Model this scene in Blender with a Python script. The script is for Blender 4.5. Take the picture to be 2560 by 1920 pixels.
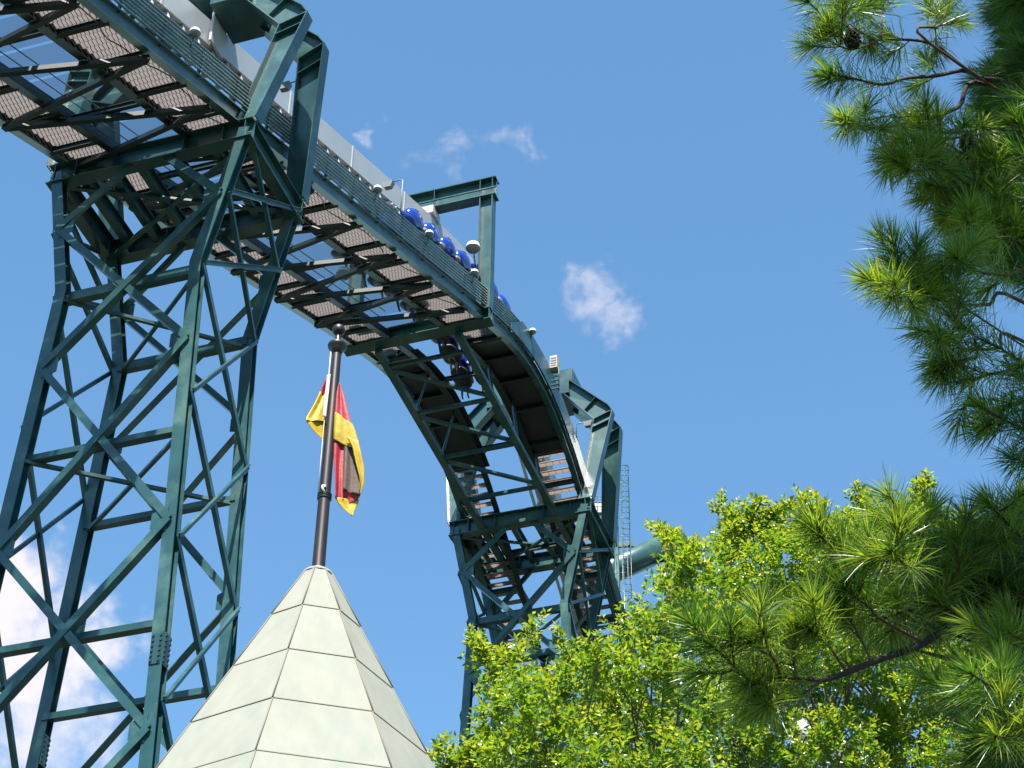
import bpy, math, random
import numpy as np
from mathutils import Vector, Matrix
R_ = math.radians
for o in list(bpy.data.objects): bpy.data.objects.remove(o)
scene = bpy.context.scene
col = scene.collection
random.seed(7)
rng = np.random.default_rng(11)

# ------------------------------------------------------------ camera
CAM_Z = 1.6
PITCH, ROLL = R_(38.8237), R_(0.9475)
cam = bpy.data.cameras.new('camera'); camo = bpy.data.objects.new('camera', cam); col.objects.link(camo)
cam.sensor_width = 36; cam.lens = 36*5174.86/2560; cam.clip_end = 6000; cam.clip_start = .1
fw = Vector((0, math.cos(PITCH), math.sin(PITCH))); up0 = Vector((0, -math.sin(PITCH), math.cos(PITCH))); rt0 = Vector((1, 0, 0))
rt = rt0*math.cos(ROLL)+up0*math.sin(ROLL); up = up0*math.cos(ROLL)-rt0*math.sin(ROLL)
camo.matrix_world = Matrix(((rt.x, up.x, -fw.x, 0), (rt.y, up.y, -fw.y, 0), (rt.z, up.z, -fw.z, CAM_Z), (0, 0, 0, 1)))
scene.camera = camo

# ------------------------------------------------------------ sun, sky, exposure
SUN_EL, SUN_AZ = R_(59), R_(184)     # azimuth clockwise from +Y: the sun stands behind the camera
sun = bpy.data.lights.new('sun', 'SUN'); sun.energy = 5.0; sun.angle = R_(.53); sun.color = (1, .955, .88)
suno = bpy.data.objects.new('sun', sun); col.objects.link(suno)
sd = Vector((math.sin(SUN_AZ)*math.cos(SUN_EL), math.cos(SUN_AZ)*math.cos(SUN_EL), math.sin(SUN_EL)))
suno.rotation_euler = sd.to_track_quat('Z', 'Y').to_euler(); suno.location = (0, -30, 60)
world = bpy.data.worlds.new('World'); scene.world = world; world.use_nodes = True
nt = world.node_tree; N = nt.nodes; N.clear()
def nd(tree, t, **k):
    n = tree.nodes.new(t)
    for a, b in k.items(): setattr(n, a, b)
    return n
sky = nd(nt, 'ShaderNodeTexSky', sky_type='NISHITA', sun_disc=False, sun_elevation=SUN_EL, sun_rotation=SUN_AZ, altitude=0, air_density=1.0, dust_density=.0, ozone_density=1.6)
bg = nd(nt, 'ShaderNodeBackground'); wo = nd(nt, 'ShaderNodeOutputWorld')
bg.inputs['Strength'].default_value = SKY_STRENGTH = .082
geo = nd(nt, 'ShaderNodeTexCoord')
# drifting fair-weather clouds, fixed directions in the sky
def wnoise(scale, detail, rough, dist=0.):
    n_ = nd(nt, 'ShaderNodeTexNoise'); n_.inputs['Scale'].default_value = scale; n_.inputs['Detail'].default_value = detail; n_.inputs['Roughness'].default_value = rough; n_.inputs['Distortion'].default_value = dist
    nt.links.new(geo.outputs['Generated'], n_.inputs['Vector']); return n_
nz = wnoise(38, 12, .64, .35); nw = wnoise(22, 4, .6)
wsub = nd(nt, 'ShaderNodeVectorMath', operation='SUBTRACT'); wsub.inputs[1].default_value = (.5, .5, .5); nt.links.new(nw.outputs['Color'], wsub.inputs[0])
wsc = nd(nt, 'ShaderNodeVectorMath', operation='SCALE'); wsc.inputs['Scale'].default_value = .075; nt.links.new(wsub.outputs[0], wsc.inputs[0])
wadd = nd(nt, 'ShaderNodeVectorMath', operation='ADD'); nt.links.new(geo.outputs['Generated'], wadd.inputs[0]); nt.links.new(wsc.outputs[0], wadd.inputs[1])
acc = None
CL = [((.0417, .7494, .6608), .038, .84), ((.0500, .7591, .6491), .030, .76), ((-.0306, .7051, .7085), .036, .68), ((-.0080, .7038, .7103), .032, .66),
      ((.0039, .7019, .7123), .018, .64), ((-.0713, .696, .7145), .014, .72), ((-.0643, .6876, .7232), .012, .56), ((-.1145, .6732, .7306), .012, .62),
      ((-.245, .8181, .5285), .065, 1.6), ((-.228, .8340, .5060), .060, 1.5), ((-.200, .8400, .5067), .045, 1.25), ((-.180, .8350, .5200), .028, .9), ((-.22, .8492, .4782), .06, 1.05), ((-.19, .862, .47), .036, .85),
      ((-.62, .62, .40), .09, 1.1), ((.66, .60, .45), .06, 1.0), ((.2, -.85, .42), .08, 1.1)]
for c, r, a in CL:
    v = Vector(c).normalized()
    dn = nd(nt, 'ShaderNodeVectorMath', operation='DISTANCE'); dn.inputs[1].default_value = v
    nt.links.new(wadd.outputs[0], dn.inputs[0])
    mr = nd(nt, 'ShaderNodeMapRange'); mr.interpolation_type = 'SMOOTHSTEP'
    for i, val in zip((1, 2, 3, 4), (0, r, a, 0)): mr.inputs[i].default_value = val
    nt.links.new(dn.outputs['Value'], mr.inputs[0])
    if acc is None: acc = mr.outputs[0]
    else:
        mx = nd(nt, 'ShaderNodeMath', operation='MAXIMUM'); nt.links.new(acc, mx.inputs[0]); nt.links.new(mr.outputs[0], mx.inputs[1]); acc = mx.outputs[0]
dens = nd(nt, 'ShaderNodeMath', operation='MULTIPLY_ADD'); dens.inputs[1].default_value = 1.35; dens.inputs[2].default_value = -1.06
nt.links.new(nz.outputs['Fac'], dens.inputs[0])
sumd = nd(nt, 'ShaderNodeMath', operation='ADD'); nt.links.new(dens.outputs[0], sumd.inputs[0]); nt.links.new(acc, sumd.inputs[1])
cl2 = nd(nt, 'ShaderNodeMapRange'); cl2.interpolation_type = 'SMOOTHSTEP'
for i, val in zip((1, 2, 3, 4), (0, .95, 0, 1)): cl2.inputs[i].default_value = val
nt.links.new(sumd.outputs[0], cl2.inputs[0])
mixc = nd(nt, 'ShaderNodeMix', data_type='RGBA'); mixc.inputs[7].default_value = (3.9, 3.75, 4.0, 1)
nt.links.new(cl2.outputs[0], mixc.inputs[0]); wb = nd(nt, 'ShaderNodeMix', data_type='RGBA', blend_type='MULTIPLY'); wb.inputs[0].default_value = 1; wb.inputs[7].default_value = (.76, 1.02, 1.06, 1)
nt.links.new(sky.outputs[0], wb.inputs[6]); nt.links.new(wb.outputs[2], mixc.inputs[6])
nt.links.new(mixc.outputs[2], bg.inputs['Color']); nt.links.new(bg.outputs[0], wo.inputs['Surface'])
vs = scene.view_settings; vs.view_transform = 'Standard'; vs.look = 'None'; vs.gamma = 1; vs.exposure = 1.645
scene.render.engine = 'CYCLES'; scene.cycles.max_bounces = 6; scene.cycles.diffuse_bounces = 1; scene.cycles.transparent_max_bounces = 12

# ------------------------------------------------------------ materials
MATS = {}
def material(name, c, rough=.5, metal=0, var=.12, scale=3., spec=.5, trans=0, tcol=None, bump=0, bscale=40, streak=0, c2=None, c2amt=0, c2scale=1.2):
    k = .84; c = tuple(v*k for v in c); c2 = tuple(v*k for v in c2) if c2 else None; tcol = tuple(v*k for v in tcol) if tcol else None
    m = bpy.data.materials.new(name); m.use_nodes = True; t = m.node_tree; b = t.nodes['Principled BSDF']; out = t.nodes['Material Output']
    co = nd(t, 'ShaderNodeTexCoord'); n = nd(t, 'ShaderNodeTexNoise'); n.inputs['Scale'].default_value = scale; n.inputs['Detail'].default_value = 6
    src = co.outputs['Object']
    if streak:
        mp = nd(t, 'ShaderNodeMapping'); mp.inputs['Scale'].default_value = (1, 1, streak); t.links.new(src, mp.inputs['Vector']); src = mp.outputs[0]
    t.links.new(src, n.inputs['Vector'])
    mr = nd(t, 'ShaderNodeMapRange'); mr.inputs[1].default_value = .25; mr.inputs[2].default_value = .75; mr.inputs[3].default_value = 1-var; mr.inputs[4].default_value = 1+var
    t.links.new(n.outputs['Fac'], mr.inputs[0])
    base = None
    if c2:
        n2 = nd(t, 'ShaderNodeTexNoise'); n2.inputs['Scale'].default_value = c2scale; n2.inputs['Detail'].default_value = 8; n2.inputs['Roughness'].default_value = .65
        t.links.new(src, n2.inputs['Vector'])
        m2 = nd(t, 'ShaderNodeMapRange'); m2.inputs[1].default_value = .48; m2.inputs[2].default_value = .7; m2.inputs[3].default_value = 0; m2.inputs[4].default_value = c2amt
        t.links.new(n2.outputs['Fac'], m2.inputs[0])
        mm = nd(t, 'ShaderNodeMix', data_type='RGBA'); mm.inputs[6].default_value = (*c, 1); mm.inputs[7].default_value = (*c2, 1); t.links.new(m2.outputs[0], mm.inputs[0]); base = mm.outputs[2]
    vm = nd(t, 'ShaderNodeVectorMath', operation='SCALE')
    if base: t.links.new(base, vm.inputs[0])
    else: vm.inputs[0].default_value = c
    t.links.new(mr.outputs[0], vm.inputs['Scale']); t.links.new(vm.outputs[0], b.inputs['Base Color'])
    b.inputs['Roughness'].default_value = rough; b.inputs['Metallic'].default_value = metal; b.inputs['Specular IOR Level'].default_value = spec
    if bump:
        nb = nd(t, 'ShaderNodeTexNoise'); nb.inputs['Scale'].default_value = bscale; nb.inputs['Detail'].default_value = 4; t.links.new(src, nb.inputs['Vector'])
        bp = nd(t, 'ShaderNodeBump'); bp.inputs['Strength'].default_value = bump; bp.inputs['Distance'].default_value = .02; t.links.new(nb.outputs['Fac'], bp.inputs['Height']); t.links.new(bp.outputs[0], b.inputs['Normal'])
    if trans:
        tr = nd(t, 'ShaderNodeBsdfTranslucent'); ms = nd(t, 'ShaderNodeMixShader'); ms.inputs[0].default_value = trans
        if tcol: tr.inputs['Color'].default_value = (*tcol, 1)
        else: t.links.new(vm.outputs[0], tr.inputs['Color'])
        t.links.new(b.outputs[0], ms.inputs[1]); t.links.new(tr.outputs[0], ms.inputs[2]); t.links.new(ms.outputs[0], out.inputs['Surface'])
    MATS[name] = m; return m
material('teal_paint', (.018, .066, .068), .32, var=.28, scale=1.3, spec=.5, c2=(.085, .155, .13), c2amt=.75, c2scale=.8)  # lighter mottling: broad fade of the paint, plus sunlit patches put into the colour
material('teal_shaded', (.007, .018, .018), .5, var=.15, scale=2)  # same teal paint, darkened: the shade under the deck is put into the colour
material('white_paint', (.44, .445, .45), .4, var=.04, scale=.7, c2=(.36, .36, .35), c2amt=.4, c2scale=.5)
material('tread_resin', (.30, .28, .28), .7, var=.18, scale=2.2, trans=.6, tcol=(.60, .565, .56))
material('tread_rib', (.16, .14, .135), .7, var=.2)
material('deck_steel', (.022, .022, .026), .6, var=.25, scale=2)
material('wood_tread', (.36, .31, .28), .75, var=.15, scale=3, trans=.6, tcol=(.66, .58, .53))
material('blue_shell', (.008, .04, .30), .18, var=.06, scale=2, spec=.6)
material('black_rubber', (.02, .02, .022), .55, var=.2)
material('tan_pad', (.25, .21, .185), .6, var=.1)
material('lamp_white', (.62, .62, .60), .35, var=.03)
material('lamp_grey', (.19, .20, .21), .5, var=.1)
material('beige_metal', (.40, .34, .29), .5, var=.15, scale=5)
material('bronze', (.022, .013, .011), .42, var=.22, scale=9, metal=.25, streak=.2, c2=(.04, .028, .022), c2amt=.6, c2scale=6)
material('patina', (.238, .238, .198), .8, var=.07, scale=5, spec=.15, c2=(.185, .215, .188), c2amt=.7, c2scale=2.2, bump=.05, bscale=3, streak=.3)
material('patina_trim', (.15, .138, .10), .8, var=.08, scale=4)
material('stucco', (.62, .58, .50), .85, var=.08, scale=4)
material('flag_red', (.42, .016, .028), .6, var=.1, scale=12, trans=.35, bump=.25, bscale=14)
material('flag_gold', (.58, .39, .008), .6, var=.1, scale=12, trans=.35, bump=.25, bscale=14)
material('flag_black', (.075, .045, .032), .7, var=.25, scale=12, trans=.2, tcol=(.12, .07, .04), bump=.25, bscale=14)
material('flag_white', (.48, .45, .46), .7, var=.06)
material('rope', (.55, .50, .46), .8, var=.15)
material('bark', (.035, .022, .018), .85, var=.35, scale=14, bump=.5)
material('twig', (.085, .035, .02), .8, var=.3, scale=18)
material('needle', (.04, .11, .016), .36, var=.45, scale=1.6, spec=.5, trans=.36, tcol=(.11, .27, .016))
material('needle_young', (.14, .205, .018), .36, var=.35, scale=2.4, spec=.5, trans=.42, tcol=(.38, .50, .025))
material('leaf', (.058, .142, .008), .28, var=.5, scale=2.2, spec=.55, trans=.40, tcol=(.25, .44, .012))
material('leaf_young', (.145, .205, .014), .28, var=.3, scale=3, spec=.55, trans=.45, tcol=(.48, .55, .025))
material('branch_grey', (.11, .085, .06), .85, var=.3, scale=9, bump=.4)
material('cone_brown', (.03, .018, .015), .8, var=.3, scale=30)
material('ground_grass', (.03, .04, .02), .95, var=.4, scale=.4, c2=(.05, .05, .048), c2amt=.8, c2scale=.03)
material('skin', (.45, .25, .17), .55, var=.05)
for nm, c in (('shirt_red', (.42, .03, .05)), ('shirt_white', (.70, .68, .66)), ('shirt_navy', (.03, .05, .14)), ('shirt_green', (.08, .22, .10)), ('trouser_dark', (.03, .035, .06)), ('trouser_khaki', (.30, .24, .17)), ('hair_brown', (.05, .03, .02))): material(nm, c, .8, var=.1, scale=8)
m = bpy.data.materials.new('safety_mesh'); m.use_nodes = True; t = m.node_tree; t.nodes.remove(t.nodes['Principled BSDF'])
df = nd(t, 'ShaderNodeBsdfDiffuse'); df.inputs[0].default_value = (.10, .10, .13, 1); tp = nd(t, 'ShaderNodeBsdfTransparent'); ms = nd(t, 'ShaderNodeMixShader'); ms.inputs[0].default_value = .62
t.links.new(df.outputs[0], ms.inputs[1]); t.links.new(tp.outputs[0], ms.inputs[2]); t.links.new(ms.outputs[0], t.nodes['Material Output'].inputs['Surface']); MATS['safety_mesh'] = m

# ------------------------------------------------------------ helpers
WLOC = {}
class MB:
    def __init__(s): s.v = []; s.f = []; s.mi = []; s.sm = []
    def quad(s, pts, mi=0, sm=False):
        b = len(s.v); s.v += [tuple(p) for p in pts]; s.f.append(tuple(range(b, b+len(pts)))); s.mi.append(mi); s.sm.append(sm)
    def hexa(s, p, mi=0):                       # 8 corners: bottom 4, top 4
        b = len(s.v); s.v += [tuple(q) for q in p]
        for f in ((3, 2, 1, 0), (4, 5, 6, 7), (0, 1, 5, 4), (1, 2, 6, 5), (2, 3, 7, 6), (3, 0, 4, 7)):
            s.f.append(tuple(b+i for i in f)); s.mi.append(mi); s.sm.append(False)
        return s
    def bar(s, p0, p1, rects, upv=(0, 0, 1), mi=0):
        p0 = Vector(p0); p1 = Vector(p1); x = (p1-p0).normalized(); u_ = Vector(upv); y = u_.cross(x)
        if y.length < 1e-4: y = Vector((0, 1, 0)).cross(x)
        y.normalize(); z = x.cross(y)
        for (a, b, c, e) in rects:
            s.hexa([p0+y*a+z*c, p1+y*a+z*c, p1+y*b+z*c, p0+y*b+z*c, p0+y*a+z*e, p1+y*a+z*e, p1+y*b+z*e, p0+y*b+z*e], mi)
        return s
    def box(s, c, hx, hy, hz, mi=0):            # centre, half-axis vectors
        c = Vector(c); hx = Vector(hx); hy = Vector(hy); hz = Vector(hz)
        return s.hexa([c-hx-hy-hz, c+hx-hy-hz, c+hx+hy-hz, c-hx+hy-hz, c-hx-hy+hz, c+hx-hy+hz, c+hx+hy+hz, c-hx+hy+hz], mi)
    def tube(s, path, r, n=8, mi=0, cap=True):
        P = [Vector(p) for p in path]; rs = r if isinstance(r, (list, tuple)) else [r]*len(P)
        b = len(s.v); prev = None
        for i, p in enumerate(P):
            tn = (P[min(i+1, len(P)-1)]-P[max(i-1, 0)]).normalized()
            if prev is None: a = tn.orthogonal().normalized()
            else: a = (prev-tn*prev.dot(tn)).normalized()
            prev = a; c = tn.cross(a)
            for k in range(n):
                th = 2*math.pi*k/n; s.v.append(tuple(p+(a*math.cos(th)+c*math.sin(th))*rs[i]))
        for i in range(len(P)-1):
            for k in range(n):
                s.f.append((b+i*n+k, b+i*n+(k+1) % n, b+(i+1)*n+(k+1) % n, b+(i+1)*n+k)); s.mi.append(mi); s.sm.append(True)
        if cap:
            s.f.append(tuple(b+k for k in range(n))[::-1]); s.mi.append(mi); s.sm.append(False)
            e = b+(len(P)-1)*n; s.f.append(tuple(e+k for k in range(n))); s.mi.append(mi); s.sm.append(False)
        return s
    def lathe(s, base, prof, n=20, axis=(0, 0, 1), mi=0):
        ax = Vector(axis).normalized(); a = ax.orthogonal().normalized(); c = ax.cross(a); base = Vector(base); b = len(s.v)
        for (r, h) in prof:
            for k in range(n):
                th = 2*math.pi*k/n; s.v.append(tuple(base+ax*h+(a*math.cos(th)+c*math.sin(th))*r))
        for i in range(len(prof)-1):
            for k in range(n):
                s.f.append((b+i*n+k, b+i*n+(k+1) % n, b+(i+1)*n+(k+1) % n, b+(i+1)*n+k)); s.mi.append(mi); s.sm.append(True)
        return s
    def mesh(s, name, mats):
        me = bpy.data.meshes.new(name); me.from_pydata(s.v, [], s.f)
        for mm in ([mats] if isinstance(mats, str) else mats): me.materials.append(MATS[mm])
        me.polygons.foreach_set('material_index', s.mi); me.polygons.foreach_set('use_smooth', s.sm); me.update(); return me
    def build(s, name, mats, parent=None): return link(name, s.mesh(name, mats), parent)
def link(name, me, parent=None, loc=None):
    o = bpy.data.objects.new(name, me); col.objects.link(o)
    if loc is not None: o.location = loc
    if parent is not None:
        o.parent = parent; o.matrix_parent_inverse = Matrix.Translation(-parent_loc(parent))
    return o
def parent_loc(p):                              # things are empties that are only translated; their parts have world-space meshes
    return Vector(WLOC.get(p.name, (0, 0, 0)))
def tag(o, label, cat, group=None, kind=None):
    if label: o['label'] = label
    if cat: o['category'] = cat
    if group: o['group'] = group
    if kind: o['kind'] = kind
    return o
def thing(name, label, cat, loc, group=None):
    o = bpy.data.objects.new(name, None); col.objects.link(o); o.location = loc; WLOC[o.name] = tuple(loc); o.empty_display_size = .2
    return tag(o, label, cat, group)

TH = R_(19.0676); DV = Vector((math.sin(TH), math.cos(TH), 0)); CV = Vector((math.cos(TH), -math.sin(TH), 0)); ZV = Vector((0, 0, 1)); OFF = -23.4203
def L(s, u, z): return DV*s+CV*(u+OFF)+ZV*z
def herm(x, x0, x1, y0, y1, m0, m1):
    h = x1-x0; t = (x-x0)/h; return (2*t**3-3*t*t+1)*y0+(t**3-2*t*t+t)*h*m0+(-2*t**3+3*t*t)*y1+(t**3-t*t)*h*m1
def g(s):                                       # underside of the lift girders
    if s < 56: return 43.6+.462*(s-35.9)
    if s < 63.6: return herm(s, 56, 63.6, 52.886, 55.2, .462, 0)
    if s < 69.5: return herm(s, 63.6, 69.5, 55.2, 53.5, 0, -.58)
    return 53.5-.58*(s-69.5)
def slope(s): return (g(s+.05)-g(s-.05))/.1
def srange(a, b, st):
    n = max(1, round((b-a)/st)); return [a+(b-a)*i/n for i in range(n+1)]
def I(w, h, tf=.03, tw=.025): return [(-w/2, w/2, -h/2, -h/2+tf), (-tw/2, tw/2, -h/2+tf, h/2-tf), (-w/2, w/2, h/2-tf, h/2)]
def ANG(w, d, t=.025): return [(-t, 0, -w/2, w/2), (-d, -t, -w/2, -w/2+t)]     # angle: broad leg plus a lip

# ------------------------------------------------------------ ground
mb = MB(); mb.quad([(-3000, -3000, 0), (3000, -3000, 0), (3000, 3000, 0), (-3000, 3000, 0)]); gr = mb.build('ground', 'ground_grass'); gr['kind'] = 'structure'

# ------------------------------------------------------------ lattice towers with portal frames
def portal(par, s0, s1, zb):
    mid = (s0+s1)/2
    outer = [(3.25, 0), (3.95, 5.3), (3.75, 5.65), (1.95, 7.5)]; inner = [(2.72, 0), (3.15, 4.95), (1.75, 6.75)]
    for sg in (-1, 1):
        for sb, st in ((s0, mid-.65), (s1, mid+.65)):
            def P(q, ds=0): return L(sb+(st-sb)*min(1, q[1]/5.3)+ds, sg*q[0], zb+q[1])
            m_ = MB()
            for poly in ((outer[0], outer[1], inner[1], inner[0]), (outer[1], outer[2], inner[1]), (outer[2], outer[3], inner[2], inner[1])):
                a = [P(q, -.015) for q in poly]; b = [P(q, .015) for q in poly]
                m_.quad(a); m_.quad(b[::-1])
            def flange(pl, off, w=.42):
                for a, b in zip(pl[:-1], pl[1:]):
                    va = Vector((a[0], a[1])); vb = Vector((b[0], b[1])); n_ = Vector(((vb-va).y, -(vb-va).x)).normalized()*off
                    q = [a, b, (b[0]+n_.x, b[1]+n_.y), (a[0]+n_.x, a[1]+n_.y)]
                    m_.hexa([P(k, -w/2) for k in q]+[P(k, w/2) for k in q])
            flange(outer, .035); flange(inner, -.035)
            leg = m_.build('portal_leg', 'teal_paint', par)
            for a, b in ((outer[1], inner[1]), ((3.88, 4.72), (3.10, 4.4)), ((3.2, 6.2), (2.66, 5.57))):
                st_ = MB(); st_.hexa([P(a, -.19), P(b, -.19), P((b[0], b[1]+.03), -.19), P((a[0], a[1]+.03), -.19), P(a, .19), P(b, .19), P((b[0], b[1]+.03), .19), P((a[0], a[1]+.03), .19)])
                st_.build('stiffener', 'teal_paint', leg)
        m_ = MB(); a, b = .62, 1.97
        m_.hexa([L(mid-.86, sg*a, zb+6.78), L(mid+.86, sg*a, zb+6.78), L(mid+.86, sg*b, zb+6.78), L(mid-.86, sg*b, zb+6.78), L(mid-.86, sg*a, zb+7.47), L(mid+.86, sg*a, zb+7.47), L(mid+.86, sg*b, zb+7.47), L(mid-.86, sg*b, zb+7.47)])
        m_.build('portal_box', 'teal_paint', par)
    m_ = MB(); m_.bar(L(mid, -2.1, zb+7.86), L(mid, 2.1, zb+7.86), [(-.75, .75, -.37, .37)]); m_.build('portal_head_beam', 'teal_paint', par)
    zt = g(mid)+4.9; m_ = MB()                  # white clamp that carries the track
    for sg in (-1, 1):
        m_ = MB(); m_.hexa([L(mid-.42, sg*.50, zt), L(mid+.42, sg*.50, zt), L(mid+.42, sg*.58, zt), L(mid-.42, sg*.58, zt), L(mid-.42, sg*.50, zb+7.6), L(mid+.42, sg*.50, zb+7.6), L(mid+.42, sg*.58, zb+7.6), L(mid-.42, sg*.58, zb+7.6)])
        m_.build('track_clamp', 'white_paint', par)

def tower(label, s0, ztop, group):
    s1 = s0+3.4; par = thing('support_tower', label, 'tower', L((s0+s1)/2, 0, 0), group)
    def uu(dz): return 3.0-dz*.196 if dz < 5.1 else 2.0+.04*(dz-5.1)
    def C(sg, fb, dz): return L(s1 if fb else s0, sg*uu(dz), ztop-dz)
    H = [(-.165, .165, -.155, -.128), (-.015, .015, -.128, .128), (-.165, .165, .128, .155)]
    for sg in (-1, 1):
        for fb in (0, 1):
            m_ = MB(); m_.bar(C(sg, fb, .3), C(sg, fb, 5.1), H, DV); m_.bar(C(sg, fb, 5.06), C(sg, fb, ztop), H, DV); c_ = m_.build('column', 'teal_paint', par)
            for k in range(2):                  # bolted splices
                dzs = 17.2+k*20
                if dzs > ztop-3: continue
                fs = -1 if fb == 0 else 1
                for ax_, wd_, p in ((DV*fs, CV, C(sg, fb, dzs)+DV*fs*.167), (CV, DV, C(sg, fb, dzs)+CV*.177)):
                    m_ = MB(); m_.box(p, wd_*.14, ax_*.012, ZV*.42)
                    for i in range(6):
                        for j in (-.1, .1): m_.box(p+ax_*.02+wd_*j+ZV*(-.34+i*.136), wd_*.028, ax_*.02, ZV*.028, 1)
                    m_.build('splice_plate', ['teal_paint', 'teal_shaded'], c_)
    # cap frame
    for s_, nm in ((s0, 'cap_beam'), (s1, 'cap_beam')):
        m_ = MB(); m_.bar(L(s_, -3.2, ztop-.36), L(s_, 3.2, ztop-.36), I(.42, .72, .035)); b_ = m_.build(nm, 'teal_paint', par)
        for u_ in (-2.98, -2.3, -1.1, 1.1, 2.3, 2.98): m_ = MB(); m_.bar(L(s_, u_, ztop-.68), L(s_, u_, ztop-.04), [(-.19, .19, -.012, .012)], CV); m_.build('stiffener', 'teal_paint', b_)
    for sg in (-1, 1):
        m_ = MB(); m_.bar(L(s0+.22, sg*3.0, ztop-.36), L(s1-.22, sg*3.0, ztop-.36), I(.36, .72, .03)); m_.build('cap_side_beam', 'teal_paint', par)
    for u_ in (-2.25, -1.35, -.45, .6, 1.9):
        m_ = MB(); m_.bar(L(s0+.2, u_, ztop-.3), L(s1-.2, u_, ztop-.3), I(.22, .46, .03)); m_.build('cap_joist', 'teal_paint', par)
    for q in (-1, 1):
        m_ = MB(); m_.bar(L(s0+.2, -q*2.8, ztop-.62), L(s1-.2, q*2.8, ztop-.62+.1*q), [(-.07, .07, -.04, .04)]); m_.build('cap_brace', 'teal_paint', par)
    # front and back faces
    nodes = [2.7]+[7.8+5.75*i for i in range(20)]; nodes = [n for n in nodes if n < ztop-.3]
    for fb in (0, 1):
        fs = -1 if fb == 0 else 1; off = DV*(.18*fs)
        def LB(p0, p1, w, d): m_ = MB(); m_.bar(p0, p1, [(-.03, 0, -w/2, w/2), (-d, -.03, -w/2, -w/2+.03)] if fb == 0 else [(0, .03, -w/2, w/2), (.03, d, -w/2, -w/2+.03)], ZV if True else DV); return m_
        for a, b in zip(nodes[:-1], nodes[1:]):
            for sg, o2 in ((-1, off), (1, off*1.16)):
                p0 = C(sg, fb, a)+o2; p1 = C(-sg, fb, b)+o2
                m_ = MB(); x = (p1-p0).normalized(); nrm = DV*fs; w_ = x.cross(nrm).normalized(); w_ = w_ if w_.z > 0 else -w_
                m_.hexa([p0-w_*.105, p1-w_*.105, p1+w_*.105, p0+w_*.105, p0-w_*.105+nrm*.03, p1-w_*.105+nrm*.03, p1+w_*.105+nrm*.03, p0+w_*.105+nrm*.03])
                m_.hexa([p0-w_*.105-nrm*.2, p1-w_*.105-nrm*.2, p1-w_*.08-nrm*.2, p0-w_*.08-nrm*.2, p0-w_*.105-nrm*.001, p1-w_*.105-nrm*.001, p1-w_*.08-nrm*.001, p0-w_*.08-nrm*.001])
                m_.build('diagonal_brace', 'teal_paint', par)
        mids = [5.15]+[(a+b)/2-.1 for a, b in zip(nodes[1:-1], nodes[2:])]
        for i, a in enumerate(mids):
            h = .15 if i == 0 else .09
            m_ = MB(); m_.bar(C(-1, fb, a)-off*.5, C(1, fb, a)-off*.5, [(-.1, .1, -h, h)] if fb else [(-.03, .03, -h, h), (.03, .2, -h, -h+.03)]); m_.build('horizontal_strut', 'teal_paint', par)
        for sg in (-1, 1):                      # knee braces under the cap
            p0 = C(sg, fb, 2.7)+off; p1 = L(s1 if fb else s0, sg*.55, ztop-.66)+off*.2
            m_ = MB(); m_.bar(p0, p1, [(-.05, .05, -.11, .11)]); m_.build('knee_brace', 'teal_paint', par)
            for a in nodes[:-1]:
                p = C(sg, fb, a)+off*.98
                m_ = MB(); m_.hexa([p+CV*(-sg*.05)-ZV*.34, p+CV*(-sg*.48)-ZV*.22, p+CV*(-sg*.48)+ZV*.22, p+CV*(-sg*.05)+ZV*.34]+[q-off*.06 for q in (p+CV*(-sg*.05)-ZV*.34, p+CV*(-sg*.48)-ZV*.22, p+CV*(-sg*.48)+ZV*.22, p+CV*(-sg*.05)+ZV*.42)]); m_.build('gusset_plate', 'teal_paint', par)
    # side faces
    sn = [.4, 2.6, 5.1]+[9.5+4.5*i for i in range(20)]; sn = [n for n in sn if n < ztop-.2]
    for sg in (-1, 1):
        o_ = CV*(.19*sg)
        for a, b in zip(sn[:-1], sn[1:]):
            m_ = MB(); m_.bar(C(sg, 0, a)+o_, C(sg, 1, b)+o_, [(-.02, .02, -.075, .075), (.02, .10, -.075, -.055)]); m_.build('side_brace', 'teal_paint', par)
            m_ = MB(); m_.bar(C(sg, 1, a)+o_*1.28, C(sg, 0, b)+o_*1.28, [(-.02, .02, -.065, .065), (.02, .08, .045, .065)]); m_.build('side_brace', 'teal_paint', par)
    for a in (5.3, 10.7, 22.2):                 # plan bracing
        if a < ztop:
            for q in (0, 1):
                m_ = MB(); m_.bar(C(-1, q, a), C(1, 1-q, a+.12*q), [(-.05, .05, -.05, .05)]); m_.build('plan_brace', 'teal_paint', par)
    portal(par, s0, s1, ztop)
    m_ = MB()
    for sg in (-1, 1):
        for s_ in (s0, s1): m_.box(L(s_, sg*uu(ztop), .15), CV*.6, DV*.6, ZV*.2)
    m_.build('footing', 'stucco', par)
    return par
tower('tall teal lattice tower with bolted legs standing beside the pale spire', 36.1, 43.7, 'lattice towers under the coaster lift')
tower('teal lattice tower whose lower half is hidden by the leafy trees', 69.1, 53.25, 'lattice towers under the coaster lift')

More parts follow.
